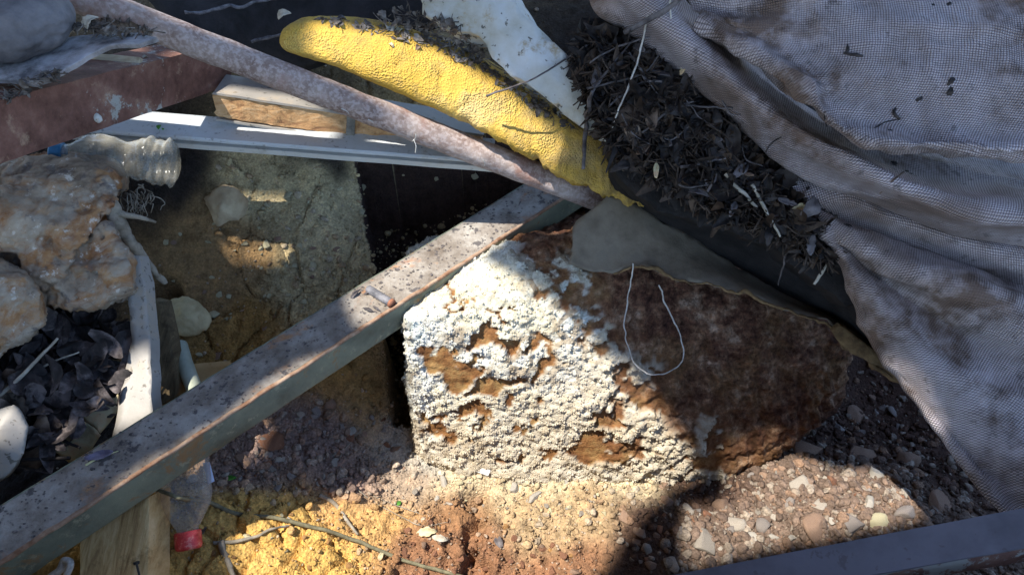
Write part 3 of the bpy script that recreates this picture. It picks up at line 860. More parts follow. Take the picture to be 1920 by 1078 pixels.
zc = .648
o = plate('weathered_board', [atz(x, y, zc + dz) for x, y, dz in ((-60, 92, 0), (60, 84, .0), (130, 70, .002), (200, 63, .004), (262, 62, .006), (294, 72, .008), (262, 84, .01), (205, 86, .008), (172, 102, .004), (128, 126, .002), (88, 147, 0), (62, 157, -.002), (0, 150, 0), (-60, 150, 0))],
          (0, .002, -.005), M_CARD, .006, .0012, 25, 3, ragged=.002, fine=.0008)
tag(o, 'flat grey weathered board with flaking dirt, lying above the rusty angle iron', 'board')
V1, F1 = sweep_data(rrect(.012, .004, .001, 2), at(150, 108, .82), at(264, 118, .84), np.array((0, .8, .6)), np.array((0, -.6, .8)), 12, .0008, 50, 2, ends=.002)
o = obj('wood_strip', V1, F1, m_wood('pale lath', (.25, .2, .13), (.42, .36, .26), (.52, .46, .36)), smooth=False); tag(o, 'short pale lath in the gap beneath the grey board', 'lath')

V_, F_ = ico(5); V_ = V_.copy()
c0 = at(28, 38, .72)
V_ = V_ * (1 + .08 * fbm(V_, 1.5, 3, 5))[:, None]; V_ = c0 + V_ * np.array((.052, .055, .034)) + .002 * np.stack([fbm(V_, 6, 3, k) for k in range(3)], 1)
o = obj('rock', V_, F_, m_simple('dark smooth rock', (.075, .072, .08), (.17, .165, .175), 22, .8, .0012, 120)); tag(o, 'smooth dark rounded rock sitting on the grey board, top left corner', 'rock')

# things behind, in the gloom under the heap
M_GLOOM = m_simple('gap shade', (.012, .012, .013), (.035, .034, .037), 20, .9, .002, 80)
o = plate('gap_shade_panel', [atz(x, y, z) for x, y, z in ((225, -60, .62), (540, -70, .60), (800, -60, .60), (860, 30, .56), (560, 130, .50), (470, 130, .50), (330, 60, .56))], (0, .01, -.012), M_GLOOM, .012, .006, 12, 12)  # added dark panel, gives the open gaps here their shade
tag(o, 'added dark panel standing for the shade in the gap behind the pipe', 'sheet')
tag(tube('cord', [at(345, 28, .93), at(420, 14, .95), at(480, 5, .96), at(560, -20, .97)], [.0022] * 2, m_simple('frayed cord', (.07, .07, .08), (.22, .22, .24), 120, .9), None, 8, 90, .0035, 3), 'frayed pale cord in the gloom just behind the pipe', 'cord')
tag(tube('cord', [at(470, 78, .95), at(500, 70, .955), at(535, 64, .96)], [.002] * 2, m_simple('dull cord', (.06, .06, .07), (.18, .18, .2), 120, .9), None, 8, 60, .003, 4), 'short grey cord end beside the tip of the yellow cushion', 'cord')

# ------------------------------------------------------------------ yellow foam cushion
st = [  # along the length: upper edge, lower edge, depth
    (524, 66, 523, 84, .868), (528, 52, 530, 98, .864), (545, 38, 550, 108, .862), (575, 32, 585, 121, .864), (640, 33, 640, 141, .868), (710, 48, 710, 171, .874), (790, 72, 790, 208, .884), (860, 98, 860, 240, .894),
    (930, 136, 925, 272, .906), (990, 172, 985, 302, .918), (1050, 212, 1040, 331, .93), (1100, 240, 1095, 356, .938), (1150, 272, 1150, 376, .95), (1195, 330, 1190, 388, .955), (1214, 372, 1206, 391, .958)]
nst, nrg = 260, 64
U_ = catmull([at(a, b, e) for a, b, c, d_, e in st], nst); L_ = catmull([at(c, d_, e) for a, b, c, d_, e in st], nst)
rows = []; dirt = []
for i in range(nst):
    u_, l_ = U_[i], L_[i]; e1 = (u_ - l_) / 2; th = min(.05, np.linalg.norm(e1) * 1.0)
    e2 = np.array((.10, .92, -.38)); e2 = e2 / np.linalg.norm(e2) * th
    cen = (u_ + l_) / 2 + e2
    for j in range(nrg):
        g_ = 2 * math.pi * j / nrg
        ca_, sa_ = math.cos(g_), math.sin(g_)
        f_ = lambda v: math.copysign(abs(v) ** (2 / 2.6), v)
        rows.append(cen - e2 * f_(ca_) + e1 * f_(sa_))
        dirt.append((sstep(.6, 1.0, sa_) * (.35 + .65 * (i / nst)) + sstep(.5, .95, i / nst) * .55))
V_ = np.array(rows); NN = V_ - np.repeat((U_ + L_) / 2 + np.array((.1, .92, -.38)) * .03, nrg, 0); NN /= np.linalg.norm(NN, axis=1)[:, None]
ii = np.repeat(np.arange(nst) / nst, nrg); jj = np.tile(2 * math.pi * np.arange(nrg) / nrg, nst)
low = sstep(-.25, .8, -np.sin(jj))
wr = fbm(np.stack([ii * 34 + .5 * np.cos(jj) + .8 * fbm(V_, 14, 2, 7), np.sin(jj) * .7, jj * 0], 1), 1.0, 3, 9, ridged=True)
d_ = .0045 * fbm(V_, 14, 4, 17) + .0015 * fbm(V_, 70, 3, 19) + .011 * sstep(.42, .72, ii) * (1 - sstep(.93, 1, ii)) * wr * (.25 + .75 * low)
for (cx, cy, ln) in ((745, 122, .011), (822, 140, .008), (875, 190, .012)):
    cpos = at(cx, cy, .882); v = V_ - cpos
    along = v @ (RT * .82 + UP * .55); acr = v @ (UP * .82 - RT * .55)
    d_ -= .007 * np.exp(-(along / ln) ** 2 - (acr / .0016) ** 2) * (np.linalg.norm(v, axis=1) < .05)
V_ = V_ + NN * d_[:, None]
Fc = [tuple(f) for f in grid_faces(nst, nrg, True)] + [tuple(range(nrg - 1, -1, -1)), tuple(range((nst - 1) * nrg, nst * nrg))]
o = fix_normals(obj('foam_cushion', V_, Fc, M_YEL, attr=dict(dirt=np.array(dirt)))); tag(o, 'long yellow foam cushion with rounded end and wrinkles, leaning on the pipe', 'cushion')

o = plate('foam_slab', pxp((770, -60, .87), (930, -45, .87), (985, 30, .875), (1050, 95, .885), (1092, 160, .895), (1112, 215, .905), (1150, 268, .915), (1128, 262, .915), (1090, 238, .912), (1060, 214, .908), (1000, 166, .895), (950, 134, .888), (925, 112, .884), (912, 84, .88), (880, 60, .876), (830, 52, .872), (795, 30, .87)),
          (.022, .030, -.035), M_FOAM, .006, .005, 20, 5, ragged=.005, bulge=.006, fine=.0012)
tag(o, 'dirty white foam slab lying across the top of the yellow cushion', 'foam slab')

# ------------------------------------------------------------------ black board under the leaf heap, torn grey sheet below it
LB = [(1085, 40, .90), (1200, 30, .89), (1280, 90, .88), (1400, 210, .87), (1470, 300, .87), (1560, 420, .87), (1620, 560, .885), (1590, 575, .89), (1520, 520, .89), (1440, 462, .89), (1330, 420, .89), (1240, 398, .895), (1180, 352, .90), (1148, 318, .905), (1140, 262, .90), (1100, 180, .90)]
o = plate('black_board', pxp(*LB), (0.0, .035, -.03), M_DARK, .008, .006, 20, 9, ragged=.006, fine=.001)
tag(o, 'black board buried under the heap of dead leaves', 'board')
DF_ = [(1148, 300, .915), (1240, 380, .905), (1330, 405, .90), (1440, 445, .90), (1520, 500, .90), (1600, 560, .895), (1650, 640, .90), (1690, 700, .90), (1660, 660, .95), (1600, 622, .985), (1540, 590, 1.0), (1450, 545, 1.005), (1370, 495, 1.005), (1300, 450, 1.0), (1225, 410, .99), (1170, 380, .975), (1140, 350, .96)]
o = plate('shadow_gap_sheet', pxp(*DF_), (0.0, .02, -.004), M_DARK, .008, .006, 16, 29, ragged=.003, fine=.001)  # added dark sheet where only the board's shadow fills the gap
tag(o, 'added black sheet standing for the shadowed gap between leaf heap and torn grey sheet', 'sheet')
SH = [(1140, 368, .955), (1086, 408, .952), (1072, 430, .95), (1074, 480, .948), (1063, 496, .946), (1100, 507, .944), (1150, 512, .942), (1182, 500, .942), (1215, 503, .94), (1252, 517, .94), (1270, 526, .94), (1330, 534, .94), (1382, 551, .94), (1400, 549, .94), (1445, 572, .94),
      (1490, 588, .945), (1532, 600, .95), (1552, 603, .95), (1568, 625, .945), (1582, 650, .94), (1612, 662, .935), (1645, 690, .93), (1700, 725, .92), (1720, 700, .93), (1660, 650, .955), (1600, 618, .97), (1540, 585, .985), (1450, 540, .99), (1370, 490, .99), (1300, 445, .985), (1225, 405, .975), (1180, 376, .965)]
o = plate('torn_sheet', pxp(*SH), (.002, .006, -.006), M_SHEET, .006, .004, 14, 15, ragged=.0035, fine=.0008)
tag(o, 'torn grey sheet draped over the top of the boulder with a ragged yellowish edge', 'sheet')
sh_o = o
ed = pxp(*[(x, y + 1, d - .0005) for x, y, d in SH[6:23]])
V1, F1 = tube_data(ed, [.001, .0022, .0008, .0026, .0014, .0022, .0026, .0036], 8, 220, .004, 4)
V1 = V1 + .002 * np.stack([fbm(V1, 150, 3, q) for q in range(3)], 1)
obj('felt_edge', V1, F1, M_SHEETEDGE, sh_o)
o = plate('sheet_scrap', pxp((1575, 610, .938), (1620, 640, .93), (1680, 690, .92), (1720, 745, .91), (1700, 730, .912), (1655, 690, .922), (1605, 668, .93), (1575, 645, .936), (1560, 622, .94)), (.001, .008, -.004), M_SHEETEDGE, .005, .005, 24, 19, ragged=.003, fine=.001)
tag(o, 'crumpled brown scrap hanging at the right end of the torn sheet beside the tarp', 'scrap')

# ------------------------------------------------------------------ woven tarpaulin
t = NT('woven tarpaulin')
uvn = t.n('ShaderNodeUVMap', uv_map='uv').outputs[0]
sx = t.n('ShaderNodeSeparateXYZ'); t.l(uvn, sx.inputs[0])
PITCH = .0054
su = t.math('SINE', t.math('MULTIPLY', sx.outputs[0], 2 * math.pi / PITCH)); sv = t.math('SINE', t.math('MULTIPLY', sx.outputs[1], 2 * math.pi / PITCH))
wv_ = t.math('MULTIPLY', su, sv)
gap = t.math('MULTIPLY', t.math('ABSOLUTE', su), t.math('ABSOLUTE', sv))
fade = t.ramp(t.noise(7, 5, .65), [(.34, .35), (.46, 1.0)])
thr = t.ramp(gap, [(.0, (.34, .33, .34)), (.14, (.55, .54, .55)), (.45, (1.12, 1.12, 1.12))])
dirtm = t.ramp(t.noise(6.5, 7, .65), [(.36, (.16, .11, .085)), (.46, (.43, .365, .355)), (.62, (.61, .54, .555))])
brown = t.ramp(t.noise(5, 4, .6, dist=.5), [(.50, 0.0), (.66, .75)])
dirtm = t.mix(brown, dirtm, (.22, .15, .11))
dirtm = t.mix(t.ramp(t.noise(55, 5, .7), [(.62, 0.0), (.72, .6)]), dirtm, (.09, .075, .07))
tc_ = t.mix(fade, dirtm, t.mix(1, dirtm, thr, 'MULTIPLY'))
M_TARP = t.done(tc_, .75, t.math('ADD', t.math('MULTIPLY', gap, t.math('MULTIPLY', fade, 1.0)), t.math('MULTIPLY', t.noise(60, 5), .5)), .0016, spec=.25)

TV, TF, TU = [], [], []
def layer(rows, nr=80, nc=170, amp=.006, seed=0, sc=9):
    """one lap of the cloth: rows of (px, py, depth) from its hidden side to its hem"""
    Rw = np.array([catmull([at(*p) for p in r], nc) for r in rows])
    G_ = np.array([catmull(Rw[:, c], nr) for c in range(nc)]).transpose(1, 0, 2)
    du = np.gradient(G_, axis=1); dv = np.gradient(G_, axis=0)
    nn = np.cross(du, dv); nn /= (np.linalg.norm(nn, axis=2)[..., None] + 1e-9)
    sgn = np.sign(np.mean(np.sum(nn * (CAM - G_), 2))); nn *= sgn
    flat = G_.reshape(-1, 3)
    uu_ = np.cumsum(np.linalg.norm(du, axis=2), 1).ravel(); vv_ = np.cumsum(np.linalg.norm(dv, axis=2), 0).ravel()
    q_ = np.stack([uu_ * 3.2 + .03 * fbm(flat, 20, 2, seed), vv_ * 11, vv_ * 0], 1)
    wr_ = amp * .8 * fbm(flat, sc, 4, seed) + amp * .4 * fbm(flat, sc * 3.2, 3, seed + 5, ridged=True) + amp * 1.9 * fbm(q_, 1.0, 3, seed + 8, ridged=True)
    flat = flat + nn.reshape(-1, 3) * wr_[:, None]
    G2 = flat.reshape(nr, nc, 3)
    lu = np.linalg.norm(np.gradient(G2, axis=1), axis=2); lv = np.linalg.norm(np.gradient(G2, axis=0), axis=2)
    k_ = 31; pad = np.pad(lv, ((0, 0), (k_ // 2, k_ // 2)), mode='edge'); lv = np.stack([pad[:, i:i + nc] for i in range(k_)], 0).mean(0)
    k_ = 15; pad = np.pad(lu, ((k_ // 2, k_ // 2), (0, 0)), mode='edge'); lu = np.stack([pad[i:i + nr] for i in range(k_)], 0).mean(0)
    u = np.cumsum(lu, 1); v = np.cumsum(lv, 0)
    off = sum(len(x) for x in TV)
    TV.append(flat); TF.append(grid_faces(nr, nc) + off)
    TU.append(np.stack([u.ravel() + seed * .37, v.ravel() + seed * .21], 1))
# upper lap
layer([[(1190, -150, .82), (1500, -160, .82), (1750, -160, .81), (2080, -150, .78)],
       [(1285, -10, .835), (1480, -20, .81), (1750, -30, .80), (2080, -30, .77)],
       [(1296, 20, .835), (1470, 40, .81), (1720, 60, .785), (2080, 60, .76)],
       [(1302, 32, .832), (1480, 85, .800), (1700, 150, .772), (2080, 160, .745)],
       [(1306, 38, .828), (1470, 118, .792), (1640, 225, .762), (2080, 250, .735)],
       [(1308, 44, .818), (1475, 140, .776), (1600, 256, .750), (1760, 275, .734), (2080, 290, .716)],
       [(1310, 46, .830), (1480, 142, .800), (1610, 262, .785), (1760, 283, .775), (2080, 298, .76)],
       [(1312, 40, .85), (1490, 128, .845), (1640, 230, .84), (1800, 255, .83), (2080, 270, .82)]], 110, 190, .008, 1)
# rolled middle lap
layer([[(1215, -60, .87), (1330, 60, .88), (1440, 150, .88), (1560, 225, .88), (1720, 270, .87), (2080, 330, .85)],
       [(1202, -30, .848), (1330, 85, .848), (1470, 205, .84), (1590, 275, .832), (1740, 330, .82), (2080, 395, .80)],
       [(1190, -20, .826), (1318, 105, .812), (1450, 214, .798), (1575, 286, .784), (1730, 366, .768), (1830, 398, .760), (2080, 424, .742)],
       [(1160, -10, .842), (1290, 110, .836), (1418, 226, .824), (1530, 300, .815), (1690, 375, .803), (1815, 420, .79), (2080, 440, .775)],
       [(1120, 0, .862), (1262, 112, .858), (1398, 240, .846), (1490, 318, .838), (1645, 372, .826), (1790, 434, .812), (2080, 470, .80)],
       [(1150, 0, .88), (1280, 110, .88), (1410, 225, .875), (1510, 300, .87), (1670, 350, .86), (1810, 410, .85), (2080, 450, .84)]], 90, 200, .0045, 2)
# lower lap, fanning from a pinch
layer([[(1462, 318, .88), (1560, 330, .885), (1700, 385, .88), (1850, 430, .87), (2100, 470, .85)],
       [(1490, 362, .858), (1585, 372, .836), (1690, 415, .826), (1840, 462, .818), (2100, 530, .79)],
       [(1520, 392, .862), (1590, 420, .862), (1690, 462, .858), (1840, 515, .85), (2100, 600, .82)],
       [(1532, 398, .850), (1600, 452, .832), (1700, 505, .812), (1850, 560, .795), (2100, 660, .77)],
       [(1536, 404, .858), (1605, 482, .858), (1700, 560, .846), (1850, 650, .825), (2100, 780, .785)],
       [(1538, 408, .850), (1600, 505, .838), (1705, 640, .818), (1860, 790, .785), (2080, 960, .74)],
       [(1540, 412, .856), (1596, 525, .850), (1700, 700, .830), (1850, 880, .79), (2060, 1060, .73)],
       [(1540, 412, .870), (1602, 545, .862), (1696, 716, .842), (1815, 870, .80), (1905, 985, .765), (2040, 1120, .72)],
       [(1560, 420, .89), (1640, 560, .885), (1730, 720, .865), (1850, 880, .83), (2040, 1100, .76)]], 120, 200, .0065, 3)
# flap at the top left of the cloth
layer([[(1100, -60, .875), (1150, -70, .87), (1230, -60, .865)], [(1104, -10, .868), (1150, -5, .855), (1225, 0, .85)], [(1118, 15, .868), (1165, 25, .852), (1235, 45, .848)], [(1150, 32, .872), (1200, 55, .862), (1265, 105, .858)], [(1165, 30, .89), (1210, 50, .885), (1270, 95, .88)]], 40, 60, .004, 4)
o = obj('woven_tarpaulin', np.vstack(TV), np.vstack(TF), M_TARP, uv=np.vstack(TU))
tag(o, 'greyish woven tarpaulin in heavy folds, stained brown, covering the right side', 'tarpaulin')
md = o.modifiers.new('thickness', 'SOLIDIFY'); md.thickness = .0016; md.offset = -1

# ------------------------------------------------------------------ iron bar along the lower right
A5, B5 = at(1120, 1104, .80), at(1990, 938, .70)
D5 = (B5 - A5) / np.linalg.norm(B5 - A5); W5 = ortho((.1, -1, .0), D5); H5 = np.cross(D5, W5); H5 *= np.sign(H5[2])
t = NT('blue grey paint')
b1 = t.ramp(t.noise(16, 6, .6), [(.3, (.075, .072, .088)), (.6, (.12, .114, .138))])
b1 = t.mix(t.ramp(t.noise(60, 4, .6), [(.62, 0.0), (.68, .7)]), b1, (.07, .06, .065))
M_BAR = t.done(b1, .6, t.noise(180, 5), .0006, spec=.4)
bar_ = thing('steel_bar', (A5 + B5) / 2, 'flat topped bluish steel bar along the lower right edge of the pit', 'steel bar')
V1, F1 = sweep_data([(0, 0), (.0, -.003), (.036, -.003), (.036, 0)] + [(.036 - .036 * q / 6, 0) for q in range(1, 6)], A5 - D5 * .3, B5 + D5 * .2, W5, H5, 60, .0006, 40, 7)
fix_normals(obj('top_face', V1, F1, M_BAR, bar_, smooth=False))
V1, F1 = sweep_data([(.002, -.0034), (.002, -.040), (.0345, -.040), (.0345, -.0034)], A5 - D5 * .3, B5 + D5 * .2, W5, H5, 60, .0008, 40, 7)
fix_normals(obj('web', V1, F1, M_ANGLE, bar_, smooth=False))
from mathutils.bvhtree import BVHTree
def tree_of(names):
    vv, ff = [], []
    for o in list(COL.objects):
        if o.type == 'MESH' and o.name.split('.')[0] in names:
            n0 = len(vv); b_ = world_loc(o)
            vv += [v.co + b_ for v in o.data.vertices]; ff += [[n0 + i for i in p.vertices] for p in o.data.polygons]
    return BVHTree.FromPolygons(vv, ff)
SURF = tree_of({'foam_cushion', 'foam_slab', 'woven_tarpaulin', 'weathered_board', 'angle_iron', 'face', 'metal_pipe', 'core', 'top_skin'})
def snap(p, lift=.002, reach=.09):
    """drop a point onto the surface it lies on"""
    r = Vector([float(c) for c in np.asarray(p) - CAM]); L_ = r.length
    hit = SURF.ray_cast(Vector([float(c) for c in CAM]), r.normalized())
    if hit[0] is None or abs(hit[3] - L_) > reach: return np.asarray(p)
    return np.array(hit[0]) - np.array(r.normalized()) * lift
def snap_n(p):
    r = Vector([float(c) for c in np.asarray(p) - CAM])
    hit = SURF.ray_cast(Vector([float(c) for c in CAM]), r.normalized())
    if hit[0] is None or abs(hit[3] - r.length) > .09: return None
    n = np.array(hit[1]); return n if np.dot(n, FW) < 0 else -n
# ------------------------------------------------------------------ rocks heaped at the left
t = NT('weathered limestone')
b1 = t.ramp(t.noise(12, 9, .68, dist=.5), [(.28, (.085, .06, .045)), (.44, (.26, .20, .145)), (.6, (.40, .335, .26)), (.75, (.54, .485, .40))])
oc = t.ramp(t.noise(13, 8, .7, dist=.8), [(.49, 0.0), (.63, .9)])
b1 = t.mix(oc, b1, t.ramp(t.noise(40, 6, .7), [(.35, (.25, .10, .035)), (.65, (.44, .24, .10))]))
b1 = t.mix(t.ramp(t.noise(60, 4, .7), [(.62, 0.0), (.7, .8)]), b1, (.62, .57, .50))
b1 = t.mix(t.ramp(t.noise(33, 5, .7), [(.60, 0.0), (.68, .6)]), b1, (.09, .085, .095))
M_LIME = t.done(b1, .92, t.math('ADD', t.noise(150, 7, .75), t.math('MULTIPLY', t.noise(45, 5), 1.5)), .0026, spec=.15)

r1 = [(-60, 330, .90), (20, 312, .91), (110, 305, .90), (190, 322, .885), (222, 350, .88), (220, 378, .868), (195, 405, .862), (175, 440, .855), (90, 545, .85), (-60, 560, .845), (110, 350, .862), (100, 430, .838), (10, 400, .83),
      (-60, 330, 1.02), (200, 330, 1.0), (150, 470, 1.0), (-60, 540, .98)]
hull_rock('rock', pxp(*r1), M_LIME, .0032, .008, 15, 3, .004, .008, ledge=.022, smooth=0, label='big pale pitted limestone rock below the crushed bottle with the blue cap', pits=.022)
r2 = [(70, 470, .875), (130, 445, .868), (205, 430, .862), (228, 470, .855), (245, 520, .85), (253, 540, .856), (235, 556, .862), (180, 566, .86), (100, 583, .86), (60, 560, .86), (150, 500, .845), (60, 480, 1.0), (220, 440, .98), (250, 550, .97), (90, 580, .98)]
hull_rock('rock', pxp(*r2), M_LIME, .0030, .006, 20, 23, .0036, .006, ledge=.016, smooth=0, label='grey wedge of limestone with an orange broken tip, under the big pale rock', pits=.018)
r3 = [(-60, 490, .835), (0, 495, .825), (50, 525, .825), (80, 560, .828), (70, 605, .835), (20, 660, .84), (-20, 700, .845), (-80, 720, .845), (0, 560, .81), (-60, 500, .95), (70, 560, .95), (-60, 690, .95)]
hull_rock('rock', pxp(*r3), M_LIME, .0032, .006, 17, 43, .0036, .005, ledge=.016, smooth=0, label='ochre and pale rock at the left edge, lowest of the heaped rocks')
hull_rock('rock', pxp((-60, 860, .80), (0, 765, .80), (30, 758, .80), (42, 775, .80), (55, 800, .80), (48, 850, .795), (20, 890, .79), (-60, 930, .79), (0, 800, .785), (-60, 800, .9), (50, 800, .88), (20, 890, .88)), M_WHITEB, .004, .004, 14, 53, .001,
          label='pale bluish smooth stone at the left edge just above the beam')
hull_rock('rock', pxp((310, 570, 1.065), (345, 550, 1.07), (372, 560, 1.07), (392, 596, 1.06), (386, 618, 1.055), (350, 628, 1.05), (318, 618, 1.05), (298, 598, 1.055), (345, 590, 1.045), (310, 570, 1.10), (390, 600, 1.10), (345, 625, 1.09)),
          m_simple('pale yellow stone', (.42, .34, .18), (.60, .50, .29), 30, .9, .0016, 150), .0022, .006, 24, 63, .0018, .003, smooth=12, label='pale yellow rounded stone in front of a black hollow')
g_ = on_ground(425, 400)
hull_rock('rock', [g_ + np.array(v) for v in ((-.03, .01, .022), (.0, .015, .040), (.028, .01, .028), (.022, -.012, -.005), (-.012, -.018, -.01), (.0, -.02, .02), (-.03, .02, -.01), (.03, .03, -.01))], M_TAN, .0028, .007, 26, 73, .0018, .004, label='tan angular stone half in shade on the rear earth slope')
hull_rock('rock', pxp((762, 474, 1.10), (775, 470, 1.09), (800, 470, 1.09), (812, 480, 1.09), (790, 492, 1.085), (768, 488, 1.09), (770, 480, 1.14), (810, 480, 1.14)), M_FOAM, .003, .002, 30, 83, .0008, label='small white stone peeping out above the beam in front of the shadow on the bank')

# boards, lath and pipe standing among the left-hand rubbish
wbp = [(238, 476, .905), (262, 478, .905), (270, 520, .90), (276, 580, .89), (282, 640, .88), (284, 720, .86), (286, 800, .845), (240, 830, .84), (208, 830, .84), (222, 760, .855), (236, 700, .87), (240, 680, .872), (246, 640, .88), (240, 560, .893), (236, 510, .90)]
o = plate('weathered_plank', pxp(*wbp), (.003, .012, -.012), M_WHITEB, .006, .002, 30, 3, ragged=.002, fine=.0006)
tag(o, 'weathered whitish plank standing upright between the rocks and the earth slope', 'plank')
o = plate('damp_board', pxp((284, 560, .99), (306, 566, .985), (318, 620, .965), (334, 720, .935), (332, 742, .93), (300, 760, .92), (286, 700, .94)), (.004, .012, -.01), M_WOODD, .006, .002, 30, 13, ragged=.001)
tag(o, 'narrow damp brown board leaning beside the weathered white plank', 'board')
tag(tube('pipe_stub', [at(338, 648, .99), at(350, 690, .955), at(368, 740, .92)], [.0095, .0098, .0098], m_simple('pale green plastic', (.29, .32, .25), (.38, .41, .33), 30, .6, .0004), None, 16, 20, .0005, 2), 'pale green plastic pipe end poking out behind the beam', 'pipe')
o = plate('tan_tile', pxp((362, 682, 1.0), (428, 676, 1.0), (446, 700, .99), (372, 735, .98)), (0, .004, -.006), m_simple('tan clay', (.36, .22, .09), (.46, .30, .14), 20, .8), .008, .001, 20, 3)
tag(o, 'flat tan slab of clay behind the pale green pipe end', 'slab')
br = [at(205, 378, .875), at(222, 410, .885), at(245, 455, .90), (at(275, 490, .925)), at(310, 533, .955)]
bk = thing('branch', br[2], 'bare forked grey branch sticking out below the rocks', 'branch')
M_BARK = m_simple('dry bark', (.16, .135, .10), (.34, .30, .24), 60, .9, .001, 200)
tube('stem', br, [.008, .0095, .007, .0048, .0032], M_BARK, bk, 12, 70, .0045, 3)
tube('fork', [at(214, 395, .88), at(240, 405, .885), at(262, 408, .895), at(290, 418, .91)], [.006, .004, .003, .0015], M_BARK, bk, 8, 24, .002, 4)
rng = np.random.RandomState(4)
RV, RF = [], []
for k in range(26):
    x0, y0 = rng.uniform(225, 282), rng.uniform(345, 375)
    p = [at(x0, y0, .93)]
    for q in range(4): x0 += rng.normal(0, 9); y0 += rng.uniform(2, 16); p.append(at(x0, y0, .93 + rng.normal(0, .006)))
    v, f = tube_data(p, [.0009, .0005], 4, 12); n0 = sum(len(a) for a in RV); RV.append(v); RF += [tuple(i + n0 for i in g2) for g2 in f]
tag(obj('roots', np.vstack(RV), RF, M_BARK), kind='stuff')

# ------------------------------------------------------------------ plastic bottles
def plastic(name, tint, alpha, rough=.12):
    t = NT(name)
    a = t.ramp(t.noise(28, 5, .65), [(.35, alpha * .75), (.65, min(1, alpha * 1.7))])
    c_ = t.ramp(t.noise(45, 6, .7), [(.35, tint), (.7, tuple(x * .8 for x in tint))])
    m = t.done(c_, rough, t.noise(40, 4), .0012, spec=.6)
    lw = t.n('ShaderNodeLayerWeight'); lw.inputs['Blend'].default_value = .35
    f_ = t.math('ADD', t.math('MULTIPLY', lw.outputs['Facing'], .55), a)
    f_ = t.math('MINIMUM', f_, .96)
    t.l(f_, t.b.inputs['Alpha'])
    return m
M_PET = plastic('clouded bottle plastic', (.42, .40, .34), .20)
M_PETC = plastic('clear bottle plastic', (.55, .55, .53), .09, .04)

def lathe(name, P0, P1, prof, mat, parent=None, ns=40, n=90, crush=0.0, rib=None, squash=None, seed=0, sway=None):
    D_ = P1 - P0; L_ = np.linalg.norm(D_); D_ = D_ / L_; a, b = frame_of(D_, (0, -.6, .8))
    ts = np.linspace(0, 1, n); pr = np.array(prof); rad = np.interp(ts, pr[:, 0], pr[:, 1])
    V = []
    for i, tt_ in enumerate(ts):
        r = rad[i]
        if rib and rib[0] < tt_ < rib[1]: r = r * (1 + rib[3] * math.sin((tt_ - rib[0]) * rib[2]))
        c = P0 + D_ * L_ * tt_
        if sway is not None: c = c + np.asarray(sway) * math.sin(math.pi * tt_)
        for j in range(ns):
            g2 = 2 * math.pi * j / ns
            ra, rb = r, r
            if squash: k = squash(tt_); ra *= k[0]; rb *= k[1]
            V.append(c + a * ra * math.cos(g2) + b * rb * math.sin(g2))
    V = np.array(V)
    if crush:
        ax = P0 + np.outer((V - P0) @ D_, D_); rd = V - ax
        V = ax + rd * (1 + crush * fbm(V, 22, 3, seed) - crush * .8 * sstep(.1, .5, fbm(V, 30, 2, seed + 3, ridged=True)))[:, None]
    F = [tuple(f) for f in grid_faces(n, ns, True)] + [tuple(range(ns - 1, -1, -1)), tuple(range((n - 1) * ns, n * ns))]
    return obj(name, V, F, mat, parent)

b0, b1_ = at(118, 290, .925), at(332, 308, .955)
bt = thing('crushed_bottle', (b0 + b1_) / 2, 'crushed cloudy plastic bottle with a blue cap, wedged above the big pale rock', 'bottle')
lathe('body', b0, b1_, [(0, .012), (.03, .014), (.12, .022), (.26, .0285), (.45, .029), (.55, .024), (.62, .026), (.75, .030), (.95, .030), (1, .024)], M_PET, bt, 44, 110, .17, (.66, .94, 75, .028), lambda q: (1 + .12 * math.sin(q * 9), 1.0 - .30 * math.exp(-((q - .56) / .1) ** 2)), 5)
dv = (b0 - b1_) / np.linalg.norm(b0 - b1_)
lathe('cap', b0 + dv * -.001, b0 + dv * .013, [(0, .0148), (.85, .0148), (1, .0132)], m_simple('blue cap', (.015, .09, .19), (.03, .15, .28), 60, .45, .0003), bt, 32, 10)

c1_, c0_ = at(353, 1012, .865), at(342, 868, .885)
b2 = thing('clear_bottle', (c0_ + c1_) / 2, 'clear plastic bottle with a red cap lying neck down on yellow earth under the beam', 'bottle')
lathe('body', c0_ + (c0_ - c1_) * .5, c1_, [(0, .030), (.45, .0315), (.62, .0305), (.72, .027), (.80, .021), (.87, .0155), (.90, .0125), (1, .0125)], M_PETC, b2, 48, 100, .05, None, None, 8)
dv = (c1_ - c0_) / np.linalg.norm(c0_ - c1_)
tcap = NT('red cap'); 
M_RCAP = tcap.done(tcap.ramp(tcap.noise(130, 5, .7), [(.35, (.42, .03, .035)), (.55, (.62, .06, .06)), (.7, (.72, .28, .22))]), .45, tcap.noise(200, 3), .0004, spec=.4)
cp_ = lathe('cap', c1_ - dv * .010, c1_ + dv * .011, [(0, .0146), (.04, .0150), (.30, .0150), (.32, .0147), (.35, .0150), (.80, .0150), (.93, .0142), (1, .0120)], M_RCAP, b2, 40, 40)
o = plate('label_strip', pxp((380, 868, .90), (393, 866, .90), (402, 902, .895), (390, 908, .892)), (0, .0006, -.0004), m_simple('pale blue paper', (.42, .50, .68), (.55, .62, .78), 40, .6), .004, .0004, 20, 3)
tag(o, 'pale blue torn strip beside the clear bottle with the red cap', 'strip')

